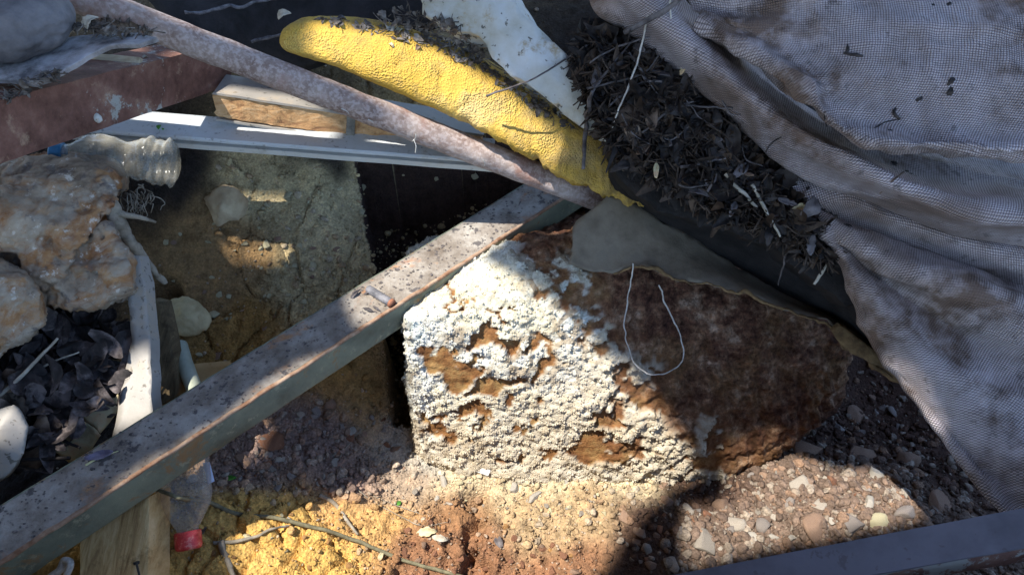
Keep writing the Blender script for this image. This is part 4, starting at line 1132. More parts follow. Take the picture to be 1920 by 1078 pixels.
# ------------------------------------------------------------------ broken wood at the lower left
o = plate('wood_block', pxp((150, 1000, .82), (205, 975, .825), (262, 940, .83), (280, 930, .83), (279, 1000, .82), (277, 1110, .80), (150, 1110, .79)), (.004, .03, -.03), M_WOODB, .006, .003, 25, 23, ragged=.001, fine=.001)
wb = o; tag(o, 'split pale wooden block with a nail, standing under the beam at the lower left', 'wood block')
M_NAIL = m_simple('black iron', (.02, .018, .018), (.07, .06, .055), 100, .6)
nl = thing('nail', at(256, 1056, .80), 'black nail sticking up in front of the split wooden block', 'nail')
tube('shank', [at(263, 1085, .765), at(256, 1056, .765)], [.0012, .0012], M_NAIL, nl, 8, 6); tube('head', [at(256.2, 1057, .80), at(255.6, 1053, .80)], [.0032, .0034], M_NAIL, nl, 10, 3)
tag(tube('metal_hook', [at(92, 1082, .745), at(112, 1068, .745), at(122, 1050, .745), at(132, 1056, .74), at(124, 1082, .74)], [.0035, .004, .004, .0035, .003], m_simple('worn bright metal', (.2, .2, .19), (.55, .55, .52), 60, .4), None, 8, 30, .001, 4), 'worn metal hook at the bottom edge under the beam', 'hook')

# ------------------------------------------------------------------ leaves
def m_leaf(name, a, b, c):
    return m_simple(name, a, b, 35, .7, .0008, 160, c=c, rnd=.25)
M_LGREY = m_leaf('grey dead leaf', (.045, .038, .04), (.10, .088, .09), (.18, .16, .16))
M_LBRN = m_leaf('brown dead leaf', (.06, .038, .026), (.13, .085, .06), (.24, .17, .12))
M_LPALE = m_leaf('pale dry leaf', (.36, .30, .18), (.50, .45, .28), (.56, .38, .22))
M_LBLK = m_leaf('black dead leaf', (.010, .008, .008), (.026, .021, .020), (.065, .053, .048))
M_GREEN = m_leaf('green leaf', (.03, .13, .012), (.06, .22, .02), (.12, .30, .05))
M_TWIG = m_simple('grey twig', (.05, .043, .044), (.15, .135, .135), 80, .9, .0008, 240, rnd=.3)
M_TWIGP = m_simple('pale twig', (.28, .25, .20), (.48, .44, .37), 70, .9, .0006, 240)

def leaf_data(L, Wd, curl, fold, seed, nl=9, nw=6):
    rng = np.random.RandomState(seed); V = []
    for i in range(nl):
        t_ = i / (nl - 1); wd = Wd * (math.sin(math.pi * min(1, t_ * .92 + .06)) ** .75) * (1 + .12 * rng.normal())
        for j in range(nw + 1):
            s = j / nw * 2 - 1
            V.append((L * (t_ - .5), wd * s, -curl * L * (t_ - .5) ** 2 * 2 + fold * abs(s) * wd + .06 * L * rng.normal() * .25 * abs(s) + .02 * L * math.sin(t_ * 7 + s * 3)))
    return np.array(V), [tuple(f) for f in grid_faces(nl, nw + 1)]

def place(V, pos, nrm, spin, tilt=0.0, seed=0):
    n_ = np.asarray(nrm, float); n_ = n_ / np.linalg.norm(n_)
    a, b = frame_of(n_, (0, 1, 0)); ca_, sa_ = math.cos(spin), math.sin(spin)
    e1 = a * ca_ + b * sa_; e2 = np.cross(n_, e1)
    if tilt:
        c2, s2 = math.cos(tilt), math.sin(tilt); e1, n_ = e1 * c2 + n_ * s2, n_ * c2 - e1 * s2
    return np.asarray(pos) + V[:, :1] * e1 + V[:, 1:2] * e2 + V[:, 2:3] * n_

def leaf(pos, L, Wd, mat, label, nrm=(0, -.3, 1), spin=0.0, tilt=0.0, curl=.5, fold=.3, seed=0, group=None, name='leaf', snapped=False):
    V, F = leaf_data(L, Wd, curl, fold, seed)
    if snapped:
        sn = snap_n(pos); nrm = sn if sn is not None else nrm; pos = snap(pos, .0025)
    o = obj(name, place(V, pos, nrm, spin, tilt), F, mat)
    m_ = o.modifiers.new('thickness', 'SOLIDIFY'); m_.thickness = .0006
    return tag(o, label, 'leaf', group)

# large leaves and scraps in the dark corner at the left
LV = [  # outline in photo positions, depth, material, label
    ([(128, 668), (150, 662), (152, 690), (160, 735), (140, 758), (128, 735), (104, 712), (100, 706), (120, 690)], .90, M_LGREY, 'grey curled leaf in the dark corner behind the pale lit leaf'),
    ([(160, 664), (185, 690), (212, 715), (206, 740), (180, 728), (160, 700), (152, 680)], .885, M_LGREY, 'folded grey brown leaf leaning on the upright white plank'),
    ([(158, 760), (190, 742), (214, 745), (222, 735), (218, 770), (196, 800), (186, 812), (160, 790), (148, 775)], .865, M_LPALE, 'pale lit leaf with torn edge beside the upright white plank'),
    ([(120, 800), (150, 785), (176, 800), (190, 815), (170, 845), (130, 868), (104, 846)], .86, M_LPALE, 'broad sunlit tan leaf lying against the beam'),
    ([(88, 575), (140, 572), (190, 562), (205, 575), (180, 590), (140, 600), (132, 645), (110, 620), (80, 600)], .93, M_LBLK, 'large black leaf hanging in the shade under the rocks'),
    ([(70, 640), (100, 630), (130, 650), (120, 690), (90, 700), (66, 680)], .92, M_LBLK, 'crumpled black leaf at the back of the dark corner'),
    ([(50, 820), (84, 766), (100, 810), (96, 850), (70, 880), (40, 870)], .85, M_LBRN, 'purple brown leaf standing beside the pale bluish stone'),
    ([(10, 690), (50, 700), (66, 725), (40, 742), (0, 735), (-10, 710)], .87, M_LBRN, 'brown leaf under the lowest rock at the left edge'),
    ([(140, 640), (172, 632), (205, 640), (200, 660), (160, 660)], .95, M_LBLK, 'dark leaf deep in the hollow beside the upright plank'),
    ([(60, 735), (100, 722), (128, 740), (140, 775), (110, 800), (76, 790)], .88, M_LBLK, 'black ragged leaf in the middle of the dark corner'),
]
for q, (poly, d, m_, lb) in enumerate(LV):
    rng = np.random.RandomState(q)
    o = plate('leaf', [at(x, y, d + rng.uniform(-.010, .010)) for x, y in poly], (0, .0006, -.0006), m_, .005, .006, 30, q + 5, ragged=.0015, fine=.001)
    tag(o, lb, 'leaf')
tag(tube('twig', [at(0, 742, .86), at(50, 695, .855), at(108, 634, .85)], [.0024, .0022, .0014], M_TWIGP, None, 8, 24, .001, 1), 'pale straight twig rising through the dark leaves at the left', 'twig')
tag(tube('twig', [at(58, 705, .88), at(95, 680, .875), at(148, 660, .87)], [.0012, .0014, .0008], M_TWIGP, None, 6, 24, .001, 2), 'thin curved pale twig in the dark corner, beside the grey curled leaf', 'twig')
tag(tube('twig', [at(24, 862, .83), at(70, 860, .83), at(132, 858, .83)], [.0020, .0022, .002], M_LBLK, None, 8, 20, .001, 3), 'black stick lying just above the beam at the lower left', 'stick')
tag(tube('twig', [at(100, 815, .845), at(125, 828, .843), at(150, 840, .842)], [.0018, .002, .0016], M_LBLK, None, 8, 20, .001, 4), 'short black stick lying on the sunlit tan leaf', 'stick')

# dead leaf bed in that corner
LBV, LBF, NB = [], [], [0]
def stuff_add(V, F):
    n0 = NB[0]; LBV.append(V); LBF.extend(tuple(i + n0 for i in f) for f in F); NB[0] += len(V)
rng = np.random.RandomState(11)
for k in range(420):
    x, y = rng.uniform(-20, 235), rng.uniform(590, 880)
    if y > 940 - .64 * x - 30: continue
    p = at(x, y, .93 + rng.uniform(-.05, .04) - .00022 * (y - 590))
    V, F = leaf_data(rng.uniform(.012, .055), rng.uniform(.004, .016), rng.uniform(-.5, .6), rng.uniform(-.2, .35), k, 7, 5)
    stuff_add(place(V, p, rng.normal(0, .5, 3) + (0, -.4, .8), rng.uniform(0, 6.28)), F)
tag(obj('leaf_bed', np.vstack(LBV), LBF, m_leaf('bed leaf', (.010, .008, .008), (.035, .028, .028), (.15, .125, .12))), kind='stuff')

# ------------------------------------------------------------------ the heap of dead leaves and twigs
HP = [(1098, 60), (1150, 62), (1200, 70), (1262, 112), (1330, 190), (1390, 240), (1420, 300), (1480, 352), (1525, 380), (1545, 440), (1560, 500), (1530, 490), (1470, 450), (1400, 420), (1330, 395), (1250, 350), (1200, 320), (1150, 285), (1130, 230), (1085, 150), (1082, 90)]
hx = np.array([p[0] for p in LB]); hy = np.array([p[1] for p in LB]); hd_ = np.array([p[2] for p in LB])
def heap_d(x, y):
    w_ = 1 / ((hx - x) ** 2 + (hy - y) ** 2 + 200) ** 1.2
    return float((w_ @ hd_) / w_.sum())
nH = np.array((-.05, -.45, .9))
def heap_items(n, seed, kinds):
    VV, FF, n0 = [], [], 0
    rng = np.random.RandomState(seed); c = 0
    while c < n:
        x, y = rng.uniform(1080, 1565), rng.uniform(50, 505)
        if not inside(np.array([x]), np.array([y]), HP)[0]: continue
        dd_ = min(math.hypot(x - a, y - b) for a, b in HP)
        lift = rng.uniform(0, .042) * min(1, .25 + dd_ / 70)
        p = at(x, y, heap_d(x, y) - .004 - lift)
        nn_ = nH + rng.normal(0, .38, 3)
        if kinds == 'leaf':
            L = rng.uniform(.008, .022) if rng.uniform() < .7 else rng.uniform(.022, .042); V, F = leaf_data(L, L * rng.uniform(.10, .30), rng.uniform(-1.6, 2.0), rng.uniform(-.4, 1.3), seed * 1000 + c, 7, 4)
            V = place(V, p, nn_, rng.uniform(0, 6.28))
        else:
            L = rng.uniform(.016, .055); V, F = tube_data([(-L / 2, 0, 0), (0, L * rng.normal(0, .08), L * rng.normal(0, .06)), (L / 2, 0, 0)], [rng.uniform(.0006, .0016), rng.uniform(.0004, .0011)], 5, 7)
            V = place(V, p, nn_, rng.uniform(0, 6.28))
        VV.append(V); FF += [tuple(i + n0 for i in f) for f in F]; n0 += len(V); c += 1
    return np.vstack(VV), FF
V, F = heap_items(2600, 21, 'leaf'); tag(obj('leaf_litter', V, F, M_LBLK), kind='stuff')
V, F = heap_items(1200, 22, 'leaf'); tag(obj('leaf_litter', V, F, m_leaf('dull leaf', (.022, .014, .010), (.055, .036, .026), (.12, .085, .062))), kind='stuff')
V, F = heap_items(2400, 23, 'twig'); tag(obj('twig_litter', V, F, m_simple('litter twig', (.018, .012, .009), (.075, .055, .042), 60, .9, .0006, 240)), kind='stuff')
# soft dark humus under the litter
rows_ = []
hum = [(x, y) for x, y in HP]
o = plate('humus', [at(x, y, heap_d(x, y) - .003) for x, y in HP], (0, .004, -.008), m_simple('black humus', (.012, .010, .010), (.045, .038, .036), 60, .95, .003, 260), .006, .008, 30, 31, bulge=.014, fine=.003)
tag(o, kind='stuff')
# leaves and twigs that stand out in the heap
HL = [(1220, 210, 'p'), (1180, 235, 'p'), (1300, 150, 'g'), (1335, 262, 'g'), (1312, 296, 'g'), (1250, 265, 'g'), (1390, 318, 'g'), (1150, 120, 'g'), (1200, 92, 'g'), (1262, 180, 'g'), (1395, 325, 'p'), (1310, 360, 'g'), (1500, 390, 'w'), (1452, 412, 'g'), (1290, 240, 'b'), (1210, 280, 'p'), (1345, 225, 'b'), (1188, 180, 'g'),
      (1140, 90, 'b'), (1282, 130, 'w'), (1240, 140, 'g'), (1360, 280, 'b'), (1170, 310, 'b'), (1330, 335, 'g'), (1420, 350, 'b'), (1475, 380, 'g'), (1520, 460, 'g'), (1230, 320, 'w'), (1120, 150, 'g'), (1275, 300, 'b'), (1375, 390, 'g'), (1440, 440, 'b')]
rng = np.random.RandomState(77)
for q, (x, y, k) in enumerate(HL):
    m_ = {'p': M_LBRN, 'g': M_LGREY, 'w': M_LPALE, 'b': M_LBLK}[k]
    lb = {'p': 'brown pointed dead leaf lying on top of the leaf heap', 'g': 'grey dry leaf lying on top of the leaf heap', 'w': 'pale bleached leaf scrap in the leaf heap', 'b': 'blackened curled leaf on top of the leaf heap'}[k]
    wh = 'by the foam slab at its upper end' if y < 130 and x < 1215 else 'under the hanging white string' if x < 1215 and y < 250 else 'at its left rim above the cushion end' if x < 1235 else 'at its top beside the tarpaulin edge' if y < 200 else 'in the middle of its slope' if x < 1330 and y < 310 else 'against the rolled tarpaulin fold' if y < 345 and x >= 1330 else 'low on its front rim' if x < 1400 else 'at its lower right tip by the tarpaulin pinch'
    lb = {'p': 'brown pointed dead leaf', 'g': 'grey dry leaf', 'w': 'pale leaf scrap', 'b': 'black curled leaf'}[k] + ' on the heap, ' + wh
    L = rng.uniform(.018, .036) * (1.3 if k == 'p' else .85)
    leaf(at(x, y, heap_d(x, y) - .042), L, L * rng.uniform(.15, .24), m_, lb, nH + rng.normal(0, .25, 3), rng.uniform(0, 6.28), 0, rng.uniform(-.5, 1), rng.uniform(.1, .6), q + 300, {'p': 'brown leaves on the heap', 'g': 'grey leaves on the heap', 'w': 'pale leaf scraps on the heap', 'b': 'black leaves on the heap'}[k])
TWL = ['grey twig on the heap reaching left over the foam slab edge', 'grey twig slanting upward at the upper left of the heap', 'nearly level grey twig at the top of the leaf heap', 'thin grey stick in the upper heap, right of the white string', 'short thin grey twig in the middle of the heap pointing down right', 'long bowed grey twig across the middle of the heap', 'grey twig rising from the middle of the heap toward its centre', 'whitish level twig on the lower middle of the heap', 'thick pale broken stick on the lower heap, the upper of two', 'pale broken stick near the lower tip, the lower of two', 'short upright grey twig on the lower front of the heap', 'short level grey twig on the front rim of the heap', 'grey twig just right of the hanging string',
      'stubby thick grey twig in the upper middle of the heap', 'forked looking thin twig curving in the left middle of the heap', 'thin bent twig high on the right side of the heap', 'thin twig on the left rim above the cushion end', 'thin twig against the rolled tarpaulin fold']
TW = [([(1100, 165), (1200, 140), (1235, 105)], .0022), ([(1110, 175), (1150, 120), (1190, 75)], .002), ([(1105, 120), (1170, 82), (1240, 70)], .0018), ([(1180, 100), (1225, 165), (1260, 205)], .0012), ([(1285, 185), (1310, 215), (1340, 240)], .0012), ([(1250, 210), (1290, 198), (1375, 205)], .0022), ([(1205, 250), (1260, 205), (1300, 190)], .0022),
      ([(1275, 315), (1320, 305), (1360, 295)], .0026), ([(1360, 325), (1385, 355), (1420, 390)], .0034), ([(1410, 345), (1440, 400), (1462, 445)], .0030), ([(1325, 360), (1340, 340), (1345, 325)], .0022), ([(1270, 345), (1300, 350), (1330, 348)], .0022), ([(1140, 200), (1190, 160), (1215, 150)], .0018), ([(1200, 125), (1215, 150), (1240, 155)], .0026),
      ([(1300, 230), (1260, 260), (1225, 250)], .0014), ([(1345, 175), (1370, 215), (1400, 215)], .0012), ([(1165, 215), (1185, 250), (1220, 270)], .0014), ([(1390, 275), (1400, 300), (1430, 312)], .0012)]
for q, (pl_, r0) in enumerate(TW):
    o = tube('twig', [at(x, y, heap_d(x, y) - .046) for x, y in pl_], [r0 * .7, r0 * .65, r0 * .4], M_TWIG if q not in (8, 9) else M_TWIGP, None, 7, 24, .0022, q)
    tag(o, TWL[q], 'twig', 'pale sticks on the leaf heap' if q in (8, 9) else 'grey twigs on the leaf heap')
def tw(pts, r, label, mat=None, rough=.0015, seed=0, n=36, cat='twig', name='twig'):
    return tag(tube(name, [snap(at(*p), .0022, .03) for p in pts], r, mat or M_TWIG, None, 7, n, rough, seed), label, cat)
tw([(912, 180, .872), (935, 172, .866), (1000, 148, .862), (1060, 112, .862), (1100, 85, .862)], [.0014, .0012, .0011, .0013], 'long thin twig lying across the white foam slab onto the yellow cushion', seed=4)
tw([(1112, 172, .85), (1104, 200, .868), (1098, 240, .888), (1094, 318, .898)], [.0026, .003, .0034, .0022], 'knobbly grey twig hanging down over the end of the white foam slab', rough=.003, seed=5)
tw([(1478, 445, .86), (1470, 490, .895), (1460, 535, .93)], [.0012, .0013, .0008], 'thin twig hanging in front of the dark gap above the torn sheet', seed=6)
tw([(1552, 490, .87), (1540, 512, .875), (1526, 534, .88)], [.001, .0022, .0018], 'small pale curled stem hanging at the right end of the leaf heap', M_TWIGP, seed=7)
tw([(1170, 60, .845), (1230, 30, .82), (1275, 0, .80), (1290, -20, .79)], [.003, .0034, .003, .003], 'thick grey stem crossing the top of the tarpaulin', M_TWIG, seed=8)
tw([(1614, 262, .752), (1650, 235, .748), (1686, 222, .745)], [.0008, .0009, .0006], 'thin black twig lying on the upper fold of the tarpaulin', M_LBLK, .001, 9)
tw([(1690, 225, .744), (1676, 212, .744), (1680, 203, .742)], [.0012, .002, .001], 'black seed pod lying beside the thin twig on the tarpaulin', M_LBLK, .002, 10, cat='seed pod', name='seed_pod')
tw([(1582, 100, .783), (1606, 104, .780), (1618, 107, .778)], [.0012, .0018, .0008], 'black curled leaf bit with a stalk on the upper tarpaulin', M_LBLK, .001, 11, cat='leaf', name='leaf')
tw([(1590, 84, .785), (1590, 95, .782), (1584, 100, .782)], [.0008, .0014, .001], 'tiny upright black stalk standing on the upper tarpaulin', M_LBLK, .001, 12, cat='stalk', name='stalk')
tw([(1436, 285, .806), (1446, 270, .80), (1466, 257, .80)], [.0008, .0009, .0005], 'short black curved twig on the rolled middle fold', M_LBLK, .0008, 13)
tw([(1650, 362, .79), (1672, 340, .785), (1696, 322, .78)], [.0008, .0009, .0008], 'thin brown twig lying across the rolled middle fold', M_LBRN, .0008, 14)
tw([(1546, 213, .80), (1547, 225, .80), (1550, 238, .80)], [.0008, .0009, .0005], 'tiny black twig standing between the upper and middle folds', M_LBLK, .0006, 15)
for q, (x, y, d, L, s_, lb) in enumerate(((1784, 152, .748, .011, .6, 'black leaf scrap on the upper tarpaulin, the higher of two side by side'), (1782, 172, .746, .011, .9, 'black leaf scrap on the upper tarpaulin, the lower of two side by side'), (1724, 186, .75, .008, .2, 'small black leaf scrap left of the pair on the tarpaulin'),
                                         (1676, 308, .772, .014, 2.8, 'dark curled leaf in the fold under the upper tarpaulin lap'), (1704, 325, .772, .016, .4, 'dark pointed leaf beside the curled one in the tarpaulin fold'), (1560, 405, .835, .022, 2.6, 'dark leaf lying at the pinch of the lower tarpaulin folds'), (1590, 425, .83, .020, 2.3, 'dark leaf in the crease below the pinch of the folds'),
                                         (1780, 8, .772, .008, .3, 'small dark leaf scrap near the top edge of the tarpaulin'), (1750, 10, .775, .006, .1, 'tiny dark leaf scrap near the top edge of the tarpaulin'), (1668, 245, .748, .008, 1.4, 'tiny black flake below the thin twig on the tarpaulin'))):
    leaf(at(x, y, d), L, L * .24, M_LBLK, lb, (-.1, -.55, .8), s_, 0, .5, .3, 500 + q, snapped=True)
leaf(at(1522, 388, .825), .026, .010, M_LGREY, 'large grey dead leaf caught where the tarpaulin folds meet the heap', (.2, -.8, .5), 1.3, 0, .6, .3, 601)

# debris lying along the cushion, the board and the foam
DV, DF, n0 = [], [], 0
rng = np.random.RandomState(91)
zones_ = [([(590, 30), (700, 45), (800, 72), (880, 70), (900, 100), (1000, 170), (1080, 240), (1100, 250), (1060, 240), (980, 190), (900, 135), (790, 82), (690, 62), (600, 42)], .858, 300, .02), ([(700, 30), (760, 10), (850, 40), (900, 90), (930, 130), (860, 110), (790, 80)], .86, 220, .03), ([(130, 50), (200, 35), (290, 60), (270, 70), (190, 62)], .735, 160, .02), ([(0, 165), (90, 130), (120, 140), (60, 175), (0, 190)], .70, 70, .02)]
for poly, d, cnt, th in zones_:
    xs = [p[0] for p in poly]; ys = [p[1] for p in poly]; c = 0
    while c < cnt:
        x, y = rng.uniform(min(xs), max(xs)), rng.uniform(min(ys), max(ys))
        if not inside(np.array([x]), np.array([y]), poly)[0]: continue
        dx = d + (.00019 * (x - 600) if x > 500 else 0) + rng.uniform(-th, th) * .25
        p = snap(at(x, y, dx), rng.uniform(.0, .005)); sn = snap_n(p)
        if rng.uniform() < .65:
            L = rng.uniform(.005, .014); V, F = leaf_data(L, L * rng.uniform(.15, .35), rng.uniform(-.8, 1.2), rng.uniform(-.3, .7), c, 5, 3)
        else:
            L = rng.uniform(.006, .022); V, F = tube_data([(-L / 2, 0, 0), (0, L * .1 * rng.normal(), 0), (L / 2, 0, 0)], [.0007, .0004], 4, 5)
        V = place(V, p, (nH if sn is None else sn) + rng.normal(0, .3, 3), rng.uniform(0, 6.28)); DV.append(V); DF += [tuple(i + n0 for i in f) for f in F]; n0 += len(V); c += 1
tag(obj('leaf_debris', np.vstack(DV), DF, m_leaf('debris', (.05, .038, .03), (.12, .10, .085), (.30, .27, .24))), kind='stuff')
for q, (x, y, d, L, m_, lb) in enumerate(((640, 35, .845, .016, M_LGREY, 'grey crumpled leaf on the top edge of the yellow cushion, nearest its rounded end'), (730, 52, .852, .020, M_TWIGP, 'whitish shredded leaf on the top edge of the yellow cushion'), (748, 56, .852, .016, M_LPALE, 'pale shredded leaf bit beside the whitish one on the cushion'),
                                          (530, 26, .86, .016, M_TWIGP, 'pale curled leaf standing at the rounded end of the cushion'), (784, 88, .86, .009, M_LBRN, 'small brown leaf bit on the yellow cushion face'), (734, 84, .858, .007, M_LPALE, 'tiny pale flake on the yellow cushion face'),
                                          (1050, 213, .90, .012, M_TWIGP, 'pale curled shred between the cushion and the foam slab'), (165, 40, .73, .018, M_TWIGP, 'white paper scrap in the dead leaves at upper left'), (272, 107, .81, .008, M_TWIGP, 'small white flake at the end of the pale lath'))):
    leaf(at(x, y, d), L, L * .3, m_, lb, (-.1, -.6, .8), rng.uniform(0, 3), 0, .8, .5, 700 + q, snapped=True, name='leaf' if 'leaf' in lb else 'scrap')
V_, F_ = ico(3); tag(obj('pebble', snap(at(183, 222, .79), .002) + V_ * np.array((.0045, .004, .0055)) * (1 + .15 * fbm(V_, 2, 2, 3))[:, None], F_, M_FOAM), 'small round white pebble stuck on the rusty angle iron', 'pebble')
# green leaf bits on the white bar
gl = thing('green_leaf', at(298, 243, .965), 'small green clover leaf lying on the white frame bar', 'leaf')
for k, (dx, dy) in enumerate(((-5, 2), (5, 1), (0, -6))):
    V, F = leaf_data(.0085, .0032, .4, .2, 40 + k); obj('leaflet', place(V, at(298 + dx, 243 + dy, .962), (0, -.2, 1), .5 + 2.1 * k), F, M_GREEN, gl)
leaf(on_ground(432, 899) + (0, 0, .004), .016, .0032, M_GREEN, 'narrow green leaf on the grey gravel beside the clear bottle', (0, -.3, 1), .1, 0, .2, .2, 801)
leaf(on_ground(748, 946) + (0, 0, .004), .008, .0035, M_GREEN, 'tiny green sprout on the reddish soil', (0, -.3, 1), .6, .3, .3, .3, 802)
pb = beam_hit(190, 853, .004)
leaf(pb, .030, .0055, m_leaf('violet dry leaf', (.10, .09, .14), (.18, .16, .23), (.24, .22, .28)), 'violet grey folded dry leaf lying on the beam', (.0, -.5, .9), .25, .0, -.3, .8, 803)
tag(tube('straw', [beam_hit(160, 872, .003), beam_hit(185, 858, .003), beam_hit(222, 845, .002)], [.0012, .0013, .0005], m_simple('yellow straw', (.45, .42, .2), (.6, .56, .32), 50, .7), None, 6, 20), 'yellowish straw lying against the violet leaf on the beam', 'straw')
for q, (x, y, L, a_) in enumerate(((665, 552, .018, .9), (690, 580, .016, -.4), (690, 548, .012, .4), (706, 578, .012, -.6), (975, 381, .008, 1.1))):
    leaf(beam_hit(x, y, .003), L, L * .14, M_LGREY, ['grey shred of dry leaf on the beam left of the bolt', 'grey shred of leaf on the beam just below the bolt', 'curled shred of leaf at the upper end of the bolt', 'short shred of leaf under the bolt head', 'small tuft at the sunlit far end of the beam'][q], (0, -.4, 1), a_, .1, .4, .8, 820 + q)
# crumbs on the beam
BV, BF, n0 = [], [], 0
rng = np.random.RandomState(5)
Lb = np.linalg.norm(B - A)
for k in range(900):
    s_ = rng.uniform(.02, .98) * Lb; a_ = rng.uniform(.004, bw - .003); sz = rng.uniform(.0003, .0016) * (1 if rng.uniform() < .9 else 2.0)
    V, F = stone_shape(1, k % 9 + 50, 4, .1); V = V * sz * np.array((1.3, 1, .5)); V = V + on_beam(s_, a_, .0006)
    BV.append(V); BF += [tuple(i + n0 for i in f) for f in F]; n0 += len(V)
tag(obj('crumbs', np.vstack(BV), BF, m_simple('dark crumb', (.05, .045, .045), (.20, .17, .16), 300, .9), smooth=False), kind='stuff')

# ------------------------------------------------------------------ strings, cable, small things on the pit floor
M_STRING = m_simple('white string', (.42, .38, .33), (.66, .62, .56), 120, .9)
tag(tube('string', [at(1187, 496, .935), at(1182, 520, .945), at(1176, 560, .975), at(1172, 605, .985), at(1177, 650, .985), at(1192, 682, .99), at(1220, 699, .99), at(1250, 700, .99), at(1275, 682, .99), at(1283, 660, .985), at(1275, 625, .98), at(1258, 590, .975), at(1246, 565, .965), at(1236, 535, .94)], [.0009] * 3, M_STRING, None, 6, 160, .0030, 3), 'thin white string hanging in a loop over the shaded boulder', 'string')
tag(tube('string', [at(1214, 30, .822), at(1206, 70, .838), at(1194, 120, .84), at(1172, 180, .846), at(1158, 210, .852), at(1147, 240, .868)], [.0012, .0011, .0009], M_STRING, None, 6, 60, .0012, 4), 'long white string hanging from the tarpaulin over the leaf heap', 'string')
tag(tube('string', [at(1256, -10, .80), at(1258, 30, .81), at(1262, 66, .82)], [.0011, .001, .0007], M_STRING, None, 6, 30, .001, 5), 'short white string hanging at the top edge of the tarpaulin', 'string')
def gpts(pl_, up): return [on_ground(x, y) + np.array((0, 0, up)) for x, y in pl_]
cb = gpts([(395, 952), (450, 968), (520, 975), (600, 995), (680, 1022), (760, 1055), (830, 1074), (900, 1095)], .006)
cb = [at(296, 918, .842), at(340, 934, .832)] + [cb[0] + np.array((0, 0, .010))] + cb[1:]
tag(tube('vine_stem', cb, [.0022, .0026, .0027, .0026, .0024], m_simple('olive stem', (.10, .09, .055), (.20, .18, .11), 80, .7), None, 10, 120, .0012, 6), 'long dark olive stem snaking from the clear bottle across the yellow earth', 'stem')
for q, (pl_, r0, lb, m_) in enumerate((([(680, 805), (660, 830), (640, 855), (640, 880), (670, 918), (720, 952), (790, 985), (840, 980)], .0007, 'hair thin curved rootlet on the gravel', M_BARK), ([(600, 930), (630, 948), (650, 975), (672, 1005)], .0028, 'short grey stick lying at the edge of the yellow earth', M_BARK),
                                       ([(400, 1022), (450, 1016), (480, 1008), (510, 995), (545, 985)], .0022, 'pale root lying across the yellow cracked earth', M_BARK), ([(414, 1018), (424, 1045), (440, 1085)], .0040, 'thick grey root running out of the bottom edge', M_BARK), ([(700, 930), (760, 955), (790, 965)], .0006, 'fine dry rootlet crossing the reddish soil', M_BARK),
                                       ([(540, 970), (565, 985), (600, 975)], .0012, 'bent grey straw on the yellow earth beside the stem', M_TWIGP))):
    tag(tube('root', gpts(pl_, r0 * .8 + .0015), [r0, r0 * 1.1, r0 * .6], m_, None, 7, 60, .0015, q), lb, 'root')
tw([(785, 695, 1.012), (805, 730, 1.03), (830, 765, 1.045), (850, 790, 1.055)], [.0006, .0008, .0009], 'thin straight twig leaning on the white crusted face of the boulder', M_TWIG, .0006, 44)
fl = on_ground(888, 882)
o = plate('paper_flake', [fl + np.array(v) for v in ((-.024, .008, .010), (-.012, .016, .016), (.012, .010, .016), (.026, -.002, .008), (.022, -.010, .004), (.0, -.004, .008), (-.022, .0, .006))], (0, -.0004, -.0012), m_simple('white plastic', (.72, .70, .66), (.82, .81, .78), 40, .6), .003, .0006, 60, 4, bulge=.002)
tag(o, 'bright white curved flake on the ground in front of the crusted boulder', 'flake')
for q, (x, y, L, W_, m_, a_, lb) in enumerate(((800, 1000, .028, .006, M_LPALE, .1, 'tan dry leaf beside the small hole in the reddish soil'), (825, 1012, .022, .004, M_TWIGP, -.2, 'grey curled bark chip below the tan dry leaf'), (935, 1018, .018, .006, M_LGREY, 2.1, 'grey green leaf bit on the reddish clods'), (715, 1045, .012, .0035, M_LPALE, 1.2, 'pale dry leaf bit on the yellow earth near the stem'), (380, 1000, .014, .004, M_LBRN, .9, 'brown leaf bit beside the red cap'))):
    leaf(on_ground(x, y) + (0, 0, .005), L, W_, m_, lb, (0, -.35, 1), a_, 0, .4, .4, 850 + q)

# ------------------------------------------------------------------ individual stones
M_ST = dict(p=m_simple('pale pebble', (.22, .18, .14), (.34, .295, .245), 60, .9, .0012, 220, c=(.48, .44, .39), rnd=.2), b=m_simple('brown pebble', (.17, .10, .065), (.30, .19, .13), 60, .9, .0014, 220, c=(.38, .27, .2), rnd=.2),
            g=m_simple('grey pebble', (.17, .14, .125), (.28, .24, .215), 60, .9, .0012, 220, c=(.37, .33, .30), rnd=.2), w=m_simple('white pebble', (.30, .265, .22), (.43, .40, .35), 70, .9, .001, 220, rnd=.1), y=m_simple('yellowish pebble', (.38, .33, .20), (.52, .47, .31), 60, .9, .001, 220, rnd=.15),
            o=m_simple('orange clod', (.34, .17, .06), (.50, .29, .12), 60, .95, .0016, 200, rnd=.2), r=m_simple('red clod', (.20, .09, .05), (.33, .165, .10), 60, .95, .0018, 200, rnd=.2))
KIND = dict(p='pale', b='brown', g='grey', w='white', y='yellowish', o='orange', r='reddish brown')
protos = {}
for k in M_ST:
    for v in range(5):
        V, F = stone_shape(3, 900 + v * 13 + ord(k), 10, .07, .30, .66); me_o = obj('stone', V, F, M_ST[k], smooth=False)
        protos[k, v] = me_o.data; bpy.data.objects.remove(me_o)
rng = np.random.RandomState(123)
